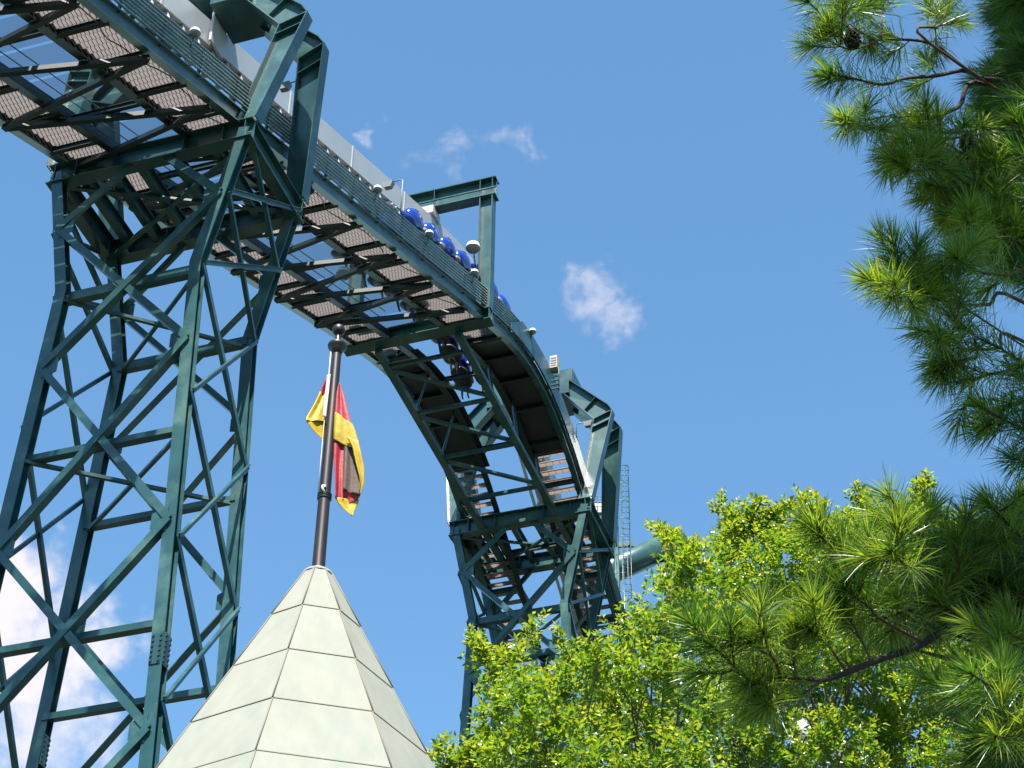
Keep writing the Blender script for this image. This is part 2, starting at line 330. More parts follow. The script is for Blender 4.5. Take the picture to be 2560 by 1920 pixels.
# square portal between the towers
par = thing('portal_frame', 'square teal portal frame with big dome lamp on its post', 'portal frame', L(56.5, 0, 53.0))
m_ = MB(); m_.bar(L(56.5, -3.05, 53.25), L(56.5, 3.05, 53.25), I(.55, .58, .04)); lb = m_.build('lower_beam', 'teal_paint', par)
for u_ in (-3.0, -2.45, 2.45, 3.0): m_ = MB(); m_.bar(L(56.5, u_, 52.99), L(56.5, u_, 53.50), [(-.26, .26, -.012, .012)], CV); m_.build('stiffener', 'teal_paint', lb)
m_ = MB(); m_.bar(L(56.5, -3.12, 60.03), L(56.5, 3.12, 60.03), I(.5, .98, .05)); tb = m_.build('top_beam', 'teal_paint', par)
for u_ in (-2.99, -2.47, -1.2, .5, 2.47, 2.99): m_ = MB(); m_.bar(L(56.5, u_, 59.56), L(56.5, u_, 60.5), [(-.24, .24, -.012, .012)], CV); m_.build('stiffener', 'teal_paint', tb)
m_ = MB(); m_.bar(L(56.22, -3.0, 59.86), L(56.22, 3.15, 59.86), [(-.02, .02, -.03, .03)]); m_.build('service_rail', 'teal_paint', tb)
for sg in (-1, 1):
    m_ = MB(); m_.bar(L(56.5, sg*2.73, 53.56), L(56.5, sg*2.73, 59.53), I(.44, .55, .035), CV); m_.build('post', 'teal_paint', par)
m_ = MB(); m_.bar(L(56.5, -.55, 59.3), L(56.5, .55, 59.3), [(-.4, .4, -.18, .2)]); m_.build('track_hanger', 'white_paint', par)

# horizontal truss from the square portal to the far tower
par = thing('underslung_truss', 'flat dark lattice truss slung below the crest between square portal and far tower', 'truss', L(65, 0, 52.7))
for sg in (-1, 1):
    m_ = MB(); m_.bar(L(56.6, sg*1.65, 52.78), L(75.5, sg*1.65, 52.62), [(-.14, .14, -.12, .12)]); m_.build('chord', 'teal_paint', par)
ss = [57.6, 60.7, 63.8, 66.9, 72.9]
for i, a in enumerate(ss):
    m_ = MB(); m_.bar(L(a, -1.65, 52.74), L(a, 1.65, 52.74), [(-.07, .07, -.07, .07)]); m_.build('strut', 'teal_paint', par)
    if i < 3:
        m_ = MB(); m_.bar(L(a+.2, -1.6, 52.72), L(ss[i+1]-.2, 1.6, 52.72), [(-.09, .09, -.05, .05)]); m_.build('diagonal', 'teal_paint', par)
    for sg in (-1, 1):
        m_ = MB(); m_.bar(L(a, sg*1.65, 52.8), L(a+.3, sg*1.3, max(g(a)+.1, 52.9)), [(-.05, .05, -.05, .05)]); m_.build('hanger_post', 'teal_paint', par)

# ------------------------------------------------------------ lift walkway
S0, S1 = 26.2, 82.0
wk = thing('lift_walkway', 'twin stair walkway along the coaster lift seen from below, teal girders and tan treads', 'walkway', L(55, 0, 52))
SS = srange(S0, S1, .9)
def ribbon(u0, u1, za, zb, ss=SS):
    m_ = MB(); b = 0
    for s_ in ss:
        m_.v += [tuple(L(s_, u0, g(s_)+za)), tuple(L(s_, u1, g(s_)+za)), tuple(L(s_, u1, g(s_)+zb)), tuple(L(s_, u0, g(s_)+zb))]
    for i in range(len(ss)-1):
        for k in range(4):
            m_.f.append((i*4+k, i*4+(k+1) % 4, i*4+4+(k+1) % 4, i*4+4+k)); m_.mi.append(0); m_.sm.append(False)
    n = len(m_.v)-4
    m_.f += [(3, 2, 1, 0), (n, n+1, n+2, n+3)]; m_.mi += [0, 0]; m_.sm += [False, False]
    return m_
def merge(*ms):
    o = MB()
    for m_ in ms:
        b = len(o.v); o.v += m_.v; o.f += [tuple(b+i for i in f) for f in m_.f]; o.mi += m_.mi; o.sm += m_.sm
    return o
for sg in (-1, 1):
    web = ribbon(sg*2.66, sg*2.69, .03, .52); f1 = ribbon(sg*2.55, sg*2.80, 0, .03); f2 = ribbon(sg*2.55, sg*2.80, .52, .55)
    merge(web, f1, f2).build('side_girder', 'teal_paint', wk)
    merge(ribbon(sg*1.10, sg*1.14, .02, .42), ribbon(sg*1.0, sg*1.24, -.02, .02)).build('inner_stringer', 'teal_shaded', wk)
# bracing below the deck: zigzag of channels with cross beams
rn = [27.8+3.35*i for i in range(9)]
for i, a in enumerate(rn):
    for ds in (-1.67, 1.67):
        if a+ds > 55.8: continue
        p0 = L(a, 2.62, g(a)-.02); p1 = L(a+ds, -2.62, g(a+ds)-.02)
        m_ = MB(); m_.bar(p0-ZV*.12, p1-ZV*.12, [(-.075, .075, -.09, -.06), (-.075, -.05, -.06, .07), (.05, .075, -.06, .07)]); m_.build('lateral_brace', 'teal_shaded', wk)
for a in srange(27.2, 80.5, 1.95):
    for sg in (-1, 1):
        m_ = MB(); m_.bar(L(a, sg*1.16, g(a)+.08), L(a, sg*2.64, g(a)+.08), I(.13, .2, .022)); m_.build('tread_bearer', 'teal_shaded', wk)
for a in srange(28.9, 80.5, 4.9):
    m_ = MB(); m_.bar(L(a, -1.08, g(a)+.1), L(a, 1.08, g(a)+.1), I(.12, .2, .02)); m_.build('cross_beam', 'teal_shaded', wk)
    if a < 56:
        for q in ():
            m_ = MB(); m_.bar(L(a, -q*1.05, g(a)+.02), L(a+1.6, q*1.05, g(a+1.6)+.02+.03*q), [(-.04, .04, -.03, .03)]); m_.build('centre_brace', 'teal_shaded', wk)
# treads, one shared mesh per kind
def tread_mesh(depth, mats, nrib):
    m_ = MB(); m_.box((0, 0, 0), CV*.70, DV*depth/2, ZV*.018)
    m_.box(-DV*(depth/2-.012)-ZV*.035, CV*.69, DV*.009, ZV*.016, 1)
    for k in range(nrib):
        x = -.62+1.24*k/(nrib-1); m_.box(CV*x-ZV*.03, CV*.006, DV*(depth/2-.006), ZV*.009, 1)
    for sg in (-1, 1): m_.box(CV*(sg*.668)-ZV*.075, CV*.03, DV*(depth/2-.012), ZV*.056, 2)
    return m_.mesh('tread', mats+['teal_shaded'])
tm1 = tread_mesh(.325, ['tread_resin', 'tread_rib'], 12); tm2 = tread_mesh(.30, ['wood_tread', 'tread_rib'], 5)
for sg in (-1, 1):
    s_ = 26.4
    while s_ < 81:
        if s_ < 58.6: link('tread', tm1, wk, L(s_, sg*1.87, g(s_)+.27)); s_ += .31
        elif s_ < 67.4:
            m_ = MB(); n_ = s_+1.097
            m_.hexa([L(s_, sg*.84, g(s_)+.22), L(n_, sg*.84, g(n_)+.22), L(n_, sg*2.56, g(n_)+.22), L(s_, sg*2.56, g(s_)+.22), L(s_, sg*.84, g(s_)+.26), L(n_, sg*.84, g(n_)+.26), L(n_, sg*2.56, g(n_)+.26), L(s_, sg*2.56, g(s_)+.26)])
            m_.build('deck_plate', 'deck_steel', wk); s_ += 1.1
        else: link('tread', tm2, wk, L(s_, sg*1.87, g(s_)+.27)); s_ += .42
# safety mesh in the middle
NS = srange(26.4, 56.0, 1.66)
for a, b in zip(NS[:-1], NS[1:]):
    m_ = MB(); m_.quad([L(a+.04, -1.08, g(a)+.3), L(b-.04, -1.08, g(b)+.3), L(b-.04, 1.08, g(b)+.3), L(a+.04, 1.08, g(a)+.3)]); m_.build('safety_mesh', 'safety_mesh', wk)
# railings
def railpath(u_, h, a=S0, b=S1, st=.9): return [L(s_, u_, g(s_)+h) for s_ in srange(a, b, st)]
for k in range(7): MB().tube(railpath(2.80, .70+.143*k), .038, 6).build('rail_pipe', 'teal_paint', wk)
for k in range(3): MB().tube(railpath(-2.80, .8+.35*k), .025, 6).build('handrail', 'teal_paint', wk)
for sg in (-1, 1):
    for k in range(2): MB().tube(railpath(sg*1.2, .85+.45*k, 26.4, 56), .02, 5).build('handrail', 'teal_paint', wk)
for s_ in srange(27.3, 81, 2.1):
    m_ = MB(); m_.bar(L(s_, 2.725, g(s_)+.5), L(s_, 2.725, g(s_)+1.55), [(-.035, .035, -.035, .035)], DV); m_.build('rail_post', 'teal_shaded', wk)
    m_ = MB(); m_.bar(L(s_, -2.76, g(s_)+.5), L(s_, -2.76, g(s_)+1.52), [(-.025, .025, -.025, .025)], DV); m_.build('rail_post', 'teal_shaded', wk)
for a, b in zip(srange(59.2, 70.4, 1.4)[:-1], srange(59.2, 70.4, 1.4)[1:]):
    m_ = MB(); h0 = .58; h1 = min(1.62, .62+.5*(a-58.6)); h2 = min(1.62, .62+.5*(b-58.6))
    m_.hexa([L(a+.01, 2.86, g(a)+h0), L(b-.01, 2.86, g(b)+h0), L(b-.01, 2.89, g(b)+h0), L(a+.01, 2.89, g(a)+h0), L(a+.01, 2.86, g(a)+h1), L(b-.01, 2.86, g(b)+h2), L(b-.01, 2.89, g(b)+h2), L(a+.01, 2.89, g(a)+h1)]); m_.build('side_panel', 'teal_paint', wk)
pth = []
for i, s_ in enumerate(srange(27, 56, .5)): pth.append(L(s_, 2.3+.16*math.sin(i*.7)+.05*math.sin(i*1.9), g(s_)+.12-.10*abs(math.sin(i*.45))))
MB().tube(pth, .018, 5).build('power_cable', 'black_rubber', wk)

# ------------------------------------------------------------ white inverted track
tk = thing('coaster_track', 'white box-spine coaster track running above the lift walkway', 'track', L(55, 0, 58.5))
TS = srange(S0, 88, .8)
def tg(s_): return g(s_)
ribbon(-.44, .44, 4.98, 6.03, TS).build('spine', 'white_paint', tk)
for sg in (-1, 1):
    MB().tube([L(s_, sg*.50, g(s_)+4.42) for s_ in TS], .08, 8).build('running_rail', 'white_paint', tk)
m_t = None
for a in srange(26.6, 87, .95):
    m_ = MB()
    for sg in (-1, 1): m_.bar(L(a, sg*.34, g(a)+4.98), L(a, sg*.46, g(a)+4.46), [(-.05, .05, -.06, .06)], DV)
    m_.bar(L(a, -.48, g(a)+4.6), L(a, .48, g(a)+4.6), [(-.05, .05, -.05, .05)]); m_.build('cross_tie', 'white_paint', tk)
for a in (29.5, 34.6, 43.2, 48.4, 53.4, 61.5, 66.5, 75.0): ribbon(-.455, .455, 4.965, 6.045, [a-.05, a+.05]).build('spine_joint', 'white_paint', tk)
ribbon(-.16, .16, 4.68, 4.97, srange(S0, 66, .9)).build('chain_trough', 'teal_shaded', tk)

# ------------------------------------------------------------ train with riders
def frame(s_, du, dz):                          # local frame riding on the slope: x across, y along, z normal
    a = math.atan(slope(s_)); T = DV*math.cos(a)+ZV*math.sin(a); Nn = ZV*math.cos(a)-DV*math.sin(a)
    o_ = L(s_, 0, g(s_)+4.42)+CV*du+Nn*dz
    return Matrix(((CV.x, T.x, Nn.x, o_.x), (CV.y, T.y, Nn.y, o_.y), (CV.z, T.z, Nn.z, o_.z), (0, 0, 0, 1)))
def superell(m_, c, rx, ry, rz, e=.6, nu=16, nv=10, mi=0, cut=None):
    b = len(m_.v); pw = lambda v, q: math.copysign(abs(v)**q, v)
    for i in range(nv+1):
        ph = -math.pi/2+math.pi*i/nv
        for k in range(nu):
            th = 2*math.pi*k/nu; v = Vector((c[0]+rx*pw(math.cos(ph), e)*pw(math.cos(th), e), c[1]+ry*pw(math.cos(ph), e)*pw(math.sin(th), e), c[2]+rz*pw(math.sin(ph), e)))
            if cut: v = cut(v)
            m_.v.append(tuple(v))
    for i in range(nv):
        for k in range(nu): m_.f.append((b+i*nu+k, b+i*nu+(k+1) % nu, b+(i+1)*nu+(k+1) % nu, b+(i+1)*nu+k)); m_.mi.append(mi); m_.sm.append(True)
    return m_
def bendback(v): return Vector((v.x*(1-.18*max(0, v.z)), v.y-.22*v.x*v.x+.14*(v.z)**2, v.z))
sm_ = MB(); superell(sm_, (0, -.14, .16), .33, .72, .45, .82, 22, 16, cut=bendback); shell_me = sm_.mesh('seat_shell', 'blue_shell')
sm_ = MB(); superell(sm_, (0, .0, -.50), .40, .66, .12, .7); pan_me = sm_.mesh('seat_pan', 'black_rubber')
sm_ = MB()
for sg in (-1, 1): sm_.tube([(sg*.13, -.1, .58), (sg*.15, .12, .56), (sg*.16, .24, .35), (sg*.14, .26, -.05), (sg*.1, .24, -.3)], .05, 8)
sm_.tube([(-.1, .25, -.3), (.1, .25, -.3)], .05, 8); harn_me = sm_.mesh('harness', 'black_rubber')
sm_ = MB(); superell(sm_, (.27, .42, -.16), .09, .26, .13, .8, 12, 8); arm_me = sm_.mesh('arm_pad', 'tan_pad')
sm_ = MB(); superell(sm_, (0, .12, -.30), .32, .46, .13, .8, 16, 8); wing_me = sm_.mesh('seat_wing', 'blue_shell')
sm_ = MB(); superell(sm_, (0, .02, -.20), .33, .50, .05, .8, 16, 6); band_me = sm_.mesh('seat_band', 'black_rubber')
sm_ = MB(); sm_.box((0, 0, .1), (.66, 0, 0), (0, .28, 0), (0, 0, .07))
for sg in (-1, 1):
    for y_ in (-.2, .2):
        sm_.tube([(sg*.72, y_, -.02), (sg*.80, y_, -.02)], .11, 12); sm_.tube([(sg*.62, y_, -.16), (sg*.62, y_, -.24)], .09, 12)
carr_me = sm_.mesh('wheel_carriage', 'lamp_grey')
sm_ = MB(); sm_.box((0, 0, -.25), (.14, 0, 0), (0, .18, 0), (0, 0, .36)); sm_.box((0, -.1, -.62), (1.72, 0, 0), (0, .09, 0), (0, 0, .08))
for x_ in (-1.45, -.5, .5, 1.45): sm_.box((x_, -.22, -.78), (.05, 0, 0), (0, .05, 0), (0, 0, .14))
fr_me = sm_.mesh('car_frame', 'white_paint')

def skin_body(name, verts, edges, rad, mats, paint):
    me = bpy.data.meshes.new('tmp'); me.from_pydata(verts, edges, []); o = bpy.data.objects.new('tmp', me); col.objects.link(o)
    sk = o.modifiers.new('s', 'SKIN'); sb = o.modifiers.new('d', 'SUBSURF'); sb.levels = 1; sb.render_levels = 1
    for i, r in enumerate(rad): me.skin_vertices[0].data[i].radius = r if isinstance(r, tuple) else (r, r)
    me.skin_vertices[0].data[0].use_root = True
    dg = bpy.context.evaluated_depsgraph_get(); nm = bpy.data.meshes.new_from_object(o.evaluated_get(dg)); nm.name = name
    bpy.data.objects.remove(o); nm.materials.clear()
    for mm in mats: nm.materials.append(MATS[mm])
    for p in nm.polygons: p.material_index = paint(p.center); p.use_smooth = True
    return nm
# seated rider: hips at z -.52, feet hanging, hands on the harness
bv = [(0, .0, -.50), (0, -.02, -.2), (0, -.01, .08), (0, 0, .20), (0, .02, .36), (0, .03, .47)]
be = [(0, 1), (1, 2), (2, 3), (3, 4), (4, 5)]; br = [(.17, .12), (.16, .11), (.15, .10), .06, (.085, .1), .07]
for sg in (-1, 1):
    b = len(bv); bv += [(sg*.1, .08, -.52), (sg*.13, .46, -.50), (sg*.13, .56, -.86), (sg*.13, .60, -.98), (sg*.14, .76, -1.0)]; be += [(0, b), (b, b+1), (b+1, b+2), (b+2, b+3), (b+3, b+4)]; br += [.095, .07, .05, .045, .035]
    b = len(bv); bv += [(sg*.2, .0, .06), (sg*.25, .1, -.2), (sg*.17, .31, -.12), (sg*.15, .34, -.03)]; be += [(2, b), (b, b+1), (b+1, b+2), (b+2, b+3)]; br += [.06, .048, .035, .03]
    h = len(bv)-1
    for f in range(4): bv.append((sg*(.15-.012*f+.02), .37, .01+.022*f)); be.append((h, len(bv)-1)); br.append(.011)
    bv.append((sg*.11, .30, .02)); be.append((h, len(bv)-1)); br.append(.012)
def paint(c):
    if c.z > .44 or (c.z > .30 and c.y < 0): return 3
    if c.z > .19: return 0
    if c.y > .24 and c.z > -.3: return 0
    if c.z > -.42 and c.y < .3: return 1
    if c.z < -.93: return 4
    return 2
riders = {}
for nm, sh, tr in (('red shirt and dark trousers', 'shirt_red', 'trouser_dark'), ('white shirt and khaki shorts', 'shirt_white', 'trouser_khaki'), ('navy shirt and khaki trousers', 'shirt_navy', 'trouser_khaki'), ('green shirt and dark trousers', 'shirt_green', 'trouser_dark')):
    riders[nm] = skin_body('person', bv, be, br, ['skin', sh, tr, 'hair_brown', 'black_rubber'], paint)
train = thing('coaster_train', 'blue-seated inverted coaster train hanging under the white track at the crest', 'coaster train', L(59, 0, 57))
rn_ = list(riders)
def place(name, me, parent, M_):
    o = link(name, me, None); o.parent = parent; o.matrix_parent_inverse = Matrix.Translation(-parent_loc(parent)) if parent.type == 'EMPTY' else parent.matrix_basis.inverted(); o.matrix_basis = M_; return o
for i in range(9):
    s_ = 51.75+1.72*i
    fo = place('car_frame', fr_me, train, frame(s_, 0, 0))
    place('wheel_carriage', carr_me, fo, frame(s_, 0, 0))
    for x_ in (-1.45, -.5, .5, 1.45):
        Mx = frame(s_, x_, -.92)
        sh = place('seat_shell', shell_me, train, Mx)
        for nm, me in (('seat_pan', pan_me), ('harness', harn_me), ('arm_pad', arm_me), ('seat_wing', wing_me), ('seat_band', band_me)): place(nm, me, sh, Mx)
        k = rn_[random.randrange(4)]
        pr = link('person', riders[k]); pr.matrix_basis = frame(s_, x_, -.96)
        tag(pr, f'seated rider in {k} strapped into a hanging blue seat', 'person', f'riders in {k}')

# ------------------------------------------------------------ lamps on the lift
def dome_lamp(pos, arm_to, label, r=.2, up_=ZV, group=None, nm='dome_lamp'):
    o = thing(nm, label, 'lamp', pos, group); p = Vector(pos)
    MB().lathe(p, [(0.001, r*.95), (r*.45, r*.88), (r*.8, r*.6), (r*.98, r*.2), (r, 0), (r, -r*.12)], 18, up_).build('dome', 'lamp_white', o)
    MB().lathe(p, [(r*.97, -r*.1), (r*.8, -r*.45), (r*.4, -r*.68), (.001, -r*.75)], 18, up_).build('reflector_glass', 'lamp_grey', o)
    a = Vector(arm_to); MB().tube([p-up_*r*.2-(p-a).normalized()*r*.8, (p+a)/2-ZV*.12, a], .03, 6).build('arm', 'teal_paint', o)
    return o
for k, (s_, lab) in enumerate(((32.6, 'small white dome lamp on the rail before the near portal'), (39.9, 'small white dome lamp on the rail just past the near portal'), (45.2, 'small white dome lamp on the rail midway up the lift'), (49.9, 'small white dome lamp on the rail below the blue seats'), (54.6, 'small white dome lamp on the rail beside the square portal post'), (61.6, 'small white dome lamp on the rail at the start of the crest'))):
    dome_lamp(L(s_, 2.98, g(s_)+1.62), L(s_+.1, 2.82, g(s_)+1.2), lab, .16, group='small dome lamps on the lift rail')
dome_lamp(L(55.75, 2.45, 56.3), L(56.2, 2.5, 55.2), 'big white dome lamp clamped to the square portal post', .29, group='big dome lamps')
dome_lamp(L(52.6, -1.5, g(52.6)+2.0), L(52.7, -2.7, g(52.6)+1.4), 'big white dome lamp inside the walkway below the square portal', .29, group='big dome lamps')
def arm_lamp(base, h, side, label):
    o = thing('arm_lamp', label, 'lamp', base, 'thin arm lamps on the lift'); b = Vector(base); tp_ = b+ZV*h
    MB().tube([b, tp_, tp_+side*.12+ZV*.06, tp_+side*.42+ZV*.02], .022, 6).build('pole', 'lamp_grey', o)
    m_ = MB(); q = tp_+side*.55-ZV*.06; m_.hexa([q-side*.14-DV*.09-ZV*.16, q+side*.1-DV*.09-ZV*.16, q+side*.1+DV*.09-ZV*.16, q-side*.14+DV*.09-ZV*.16, q-side*.22-DV*.12+ZV*.08, q+side*.2-DV*.12+ZV*.08, q+side*.2+DV*.12+ZV*.08, q-side*.22+DV*.12+ZV*.08]); m_.build('lamp_head', 'lamp_grey', o)
    MB().tube([b-DV*.3, b+ZV*.2, b+DV*.3], .02, 5).build('bracket', 'teal_paint', o)
arm_lamp(L(39.0, 2.95, g(39.0)+1.45), 1.9, -CV, 'thin arm lamp seen between the near portal legs')
arm_lamp(L(47.3, 2.95, g(47.3)+1.45), 1.6, -CV, 'thin arm lamp against the end of the white spine')
arm_lamp(L(67.8, 2.95, g(67.8)+1.3), .7, CV, 'short arm lamp sticking out beside the far portal')
# speaker box on a small frame at the crest
o = thing('equipment_cabinet', 'beige cabinet on a rung frame above the crest railing', 'cabinet', L(64.6, 2.95, g(64.6)+.6))
m_ = MB(); c0 = L(64.6, 3.0, g(64.6)+2.05); m_.box(c0, CV*.16, DV*.22, ZV*.32); m_.build('box', 'beige_metal', o)
m_ = MB()
for k in range(4): m_.box(c0-DV*.225+ZV*(-.2+k*.13), CV*.13, DV*.012, ZV*.03)
m_.build('louvre', 'lamp_grey', o)
for du in (-.14, .17): MB().tube([L(64.6, 3.0+du, g(64.6)+.6), L(64.6, 3.0+du, g(64.6)+2.3)], .03, 6).build('upright', 'teal_paint', o)
for k in range(5): m_ = MB(); m_.bar(L(64.6, 2.84, g(64.6)+.75+.22*k), L(64.6, 3.19, g(64.6)+.75+.22*k), [(-.03, .03, -.03, .03)]); m_.build('rung', 'teal_paint', o)

# ------------------------------------------------------------ caged ladder, column and pipe behind the far tower
o = thing('caged_ladder', 'tall caged access ladder on a slim pipe mast behind the far tower', 'ladder', (5.6, 80, 0))
MB().tube([(4.98, 80, 0), (4.98, 80, 57.9)], .15, 12).build('mast', 'teal_paint', o)
for x_ in (5.30, 5.64): MB().tube([(x_, 79.85, 40), (x_, 79.85, 60.3)], .028, 6).build('ladder_rail', 'teal_paint', o)
for k in range(68): MB().tube([(5.30, 79.85, 40.2+.31*k), (5.64, 79.85, 40.2+.31*k)], .015, 5).build('rung', 'teal_paint', o)
for k in range(18):
    z_ = 43.1+1.02*k; MB().tube([(5.62, 79.83, z_), (5.62, 79.3, z_), (5.45, 79.15, z_), (5.0, 79.15, z_), (4.9, 79.3, z_), (4.95, 79.83, z_)], .016, 5).build('cage_hoop', 'teal_paint', o)
for x_, y_ in ((5.62, 79.3), (5.45, 79.15), (5.2, 79.15), (5.0, 79.15), (4.9, 79.3)): MB().tube([(x_, y_, 44), (x_, y_, 60.5)], .013, 5).build('cage_strap', 'teal_paint', o)
m_ = MB(); m_.box((4.1, 80, 57.3), (.95, 0, 0), (0, .7, 0), (0, 0, .16)); m_.build('platform', 'teal_shaded', o)
for z_ in (58.1, 58.7): MB().tube([(3.2, 79.3, z_), (5.0, 79.3, z_), (5.15, 79.5, z_+.3)], .022, 5).build('platform_rail', 'teal_paint', o)
for x_ in (3.3, 4.1, 4.95): MB().tube([(x_, 79.3, 57.3), (x_, 79.3, 58.75)], .022, 5).build('platform_post', 'teal_paint', o)
m_ = MB(); m_.box((4.1, 79.6, 58.2), (.25, 0, 0), (0, .15, 0), (0, 0, .3)); m_.build('switch_box', 'beige_metal', o)
m_ = MB(); m_.bar((5.0, 80, 56.4), (5.8, 79.9, 56.4), [(-.06, .06, -.12, .12)]); m_.build('bracket', 'teal_paint', o)
o = thing('pipe_support', 'fat teal steel pipe support rising behind the leafy tree and far tower', 'support', (8.1, 83, 0))
MB().tube([(8.1, 83, 0), (8.1, 83, 57.6)], .62, 20).build('column', 'teal_paint', o)
MB().tube([(8.4, 82.55, 58.6), (4.55, 82.88, 56.7), (3.0, 83, 55.9)], .64, 20).build('arm', 'teal_paint', o)
m_ = MB(); m_.box((8.1, 83, .2), (1.1, 0, 0), (0, 1.1, 0), (0, 0, .2)); m_.build('footing', 'stucco', o)
o = thing('track_section', 'white coaster track piece glimpsed through the leafy trees', 'track', (12.5, 73, 0))
Tp = [(8.2, 74.4, 45.4), (10.5, 73.6, 43.9), (13, 72.8, 41.9), (16, 72, 39.3), (19, 71.2, 36.5)]
MB().tube(Tp, .5, 10).build('spine', 'white_paint', o)
for dy in (-.6, .6): MB().tube([(x_, y_+dy, z_-.9) for x_, y_, z_ in Tp], .09, 8).build('running_rail', 'white_paint', o)
for k in range(24):
    q = Vector(Tp[0]).lerp(Vector(Tp[1]), 0); f_ = k/23*4; i_ = min(3, int(f_)); q = Vector(Tp[i_]).lerp(Vector(Tp[i_+1]), f_-i_)
    m_ = MB(); m_.bar(q+Vector((0, -.6, -.88)), q+Vector((0, .6, -.88)), [(-.05, .05, -.05, .05)]); m_.bar(q-ZV*.3, q-ZV*.9, [(-.06, .06, -.25, .25)], DV); m_.build('cross_tie', 'white_paint', o)
MB().tube([(14.2, 72.6, 0), (14.2, 72.6, 40.9)], .45, 16).build('column', 'teal_paint', o)

# ------------------------------------------------------------ spire
BX, BY, BZ = -2.19, 19.88, 14.88
sp = thing('spire_roof', 'pale green copper spire with stepped lapped panels under the flagpole', 'spire', (BX, BY, 0))
toc = Vector((-BX, -BY, 0)).normalized(); rgt = Vector((BY, -BX, 0)).normalized()
def ringp(k, r, z, dphi=0): a = R_(-15+45*k)+dphi; return Vector((BX, BY, z))+(toc*math.cos(a)+rgt*math.sin(a))*r
rows = [0.125, .862, 1.679, 2.517, 3.347, 4.18, 5.01, 5.84]
rr = lambda dz: .092+.4975*dz
for j, (a, b) in enumerate(zip(rows[:-1], rows[1:])):
    for k in range(8):
        lip = .022; jit = random.uniform(-.003, .003)
        ra, rb = rr(a)+.004, rr(b)+lip
        m_ = MB(); q = [ringp(k, ra, BZ-a, .004), ringp(k+1, ra, BZ-a, -.004), ringp(k+1, rb+jit, BZ-b-.015, -.001), ringp(k, rb+jit, BZ-b-.015, .001)]
        nrm = (q[1]-q[0]).cross(q[2]-q[0]).normalized(); ctr = sum(q, Vector())/4
        if nrm.dot(ctr-Vector((BX, BY, ctr.z))) < 0: nrm = -nrm
        # a slightly bowed sheet: 4x3 grid
        gridv = []
        for y_ in range(5):
            for x_ in range(7):
                tx, ty = x_/6, y_/4; p = q[0].lerp(q[1], tx).lerp(q[3].lerp(q[2], tx), ty)
                bow = .010*math.sin(math.pi*tx)*math.sin(math.pi*ty)*math.sin(3.1*k+1.7*j)+random.uniform(-.0012, .0012)*(0 < x_ < 6)*(0 < y_ < 4)
                gridv.append(p+nrm*bow)
        b0 = len(m_.v); m_.v += [tuple(p) for p in gridv]
        for y_ in range(4):
            for x_ in range(6): m_.f.append((b0+y_*7+x_, b0+(y_+1)*7+x_, b0+(y_+1)*7+x_+1, b0+y_*7+x_+1)); m_.mi.append(0); m_.sm.append(True)
        m_.hexa([q[3], q[2], q[2]-nrm*.03, q[3]-nrm*.03, q[3]+(q[0]-q[3])*.012+nrm*.0015, q[2]+(q[1]-q[2])*.012+nrm*.0015, q[2]+(q[1]-q[2])*.012-nrm*.03, q[3]+(q[0]-q[3])*.012-nrm*.03], 1)
        m_.build('roof_panel', ['patina', 'patina_trim'], sp)
for k in range(8):
    m_ = MB()
    for a, b in zip(rows[:-1], rows[1:]): m_.tube([ringp(k, rr(a)+.010, BZ-a), ringp(k, rr(b)+.028, BZ-b-.012)], .0085, 6)
    m_.build('ridge_seam', 'patina_trim', sp)
m_ = MB(); m_.lathe((BX, BY, BZ), [(.172, -.15), (.166, -.12), (.12, -.105), (.075, -.10)], 24); m_.build('cap_ring', 'patina', sp)
m_ = MB(); ze = BZ-rows[-1]; ra = rr(rows[-1])
for k in range(8):
    m_.hexa([ringp(k, ra+.05, ze-.25), ringp(k+1, ra+.05, ze-.25), ringp(k+1, ra-.5, ze-.25), ringp(k, ra-.5, ze-.25), ringp(k, ra+.05, ze-.03), ringp(k+1, ra+.05, ze-.03), ringp(k+1, ra-.5, ze-.03), ringp(k, ra-.5, ze-.03)])
m_.build('eave', 'stucco', sp)
for k in range(8):
    m_ = MB(); rw = ra-.3
    m_.hexa([ringp(k, rw, 0), ringp(k+1, rw, 0), ringp(k+1, rw-.25, 0), ringp(k, rw-.25, 0), ringp(k, rw, ze-.2), ringp(k+1, rw, ze-.2), ringp(k+1, rw-.25, ze-.2), ringp(k, rw-.25, ze-.2)]); m_.build('wall', 'stucco', sp)

# ------------------------------------------------------------ flagpole and flag
fp = thing('flagpole', 'dark bronze flagpole with ball finial on the spire tip', 'flagpole', (BX, BY, BZ))
MB().lathe((BX, BY, BZ), [(.082, -.13), (.080, -.06), (.076, .0), (.072, .8), (.066, 1.8), (.058, 3.16)], 24).build('shaft', 'bronze', fp)
MB().lathe((BX, BY, BZ), [(.084, -.105), (.09, -.085), (.084, -.06)], 20).build('base_collar', 'lamp_grey', fp)
MB().lathe((BX, BY, BZ), [(.001, 3.13), (.06, 3.14), (.07, 3.20), (.118, 3.255), (.123, 3.28), (.112, 3.305), (.05, 3.325), (.034, 3.36), (.034, 3.48)], 24).build('truck_disc', 'bronze', fp)
MB().lathe((BX, BY, BZ), [(.082*math.cos(a)+.0005, 3.54+.082*math.sin(a)) for a in np.linspace(-1.5, 1.57, 14)], 24).build('ball_finial', 'bronze', fp)
MB().tube([Vector((BX, BY, BZ))-rgt*.075+toc*.03+ZV*z_ for z_ in (3.15, 2.7)]+[Vector((BX, BY, BZ))-rgt*.08+toc*.05+ZV*z_ for z_ in (2.2, 1.5, .98)], .006, 5).build('halyard', 'rope', fp)
m_ = MB()
for z_ in (.93, .96, .99): m_.lathe((BX, BY, BZ), [(.074, z_-.012), (.088, z_), (.074, z_+.012)], 16)
m_.build('lashing', 'black_rubber', fp)
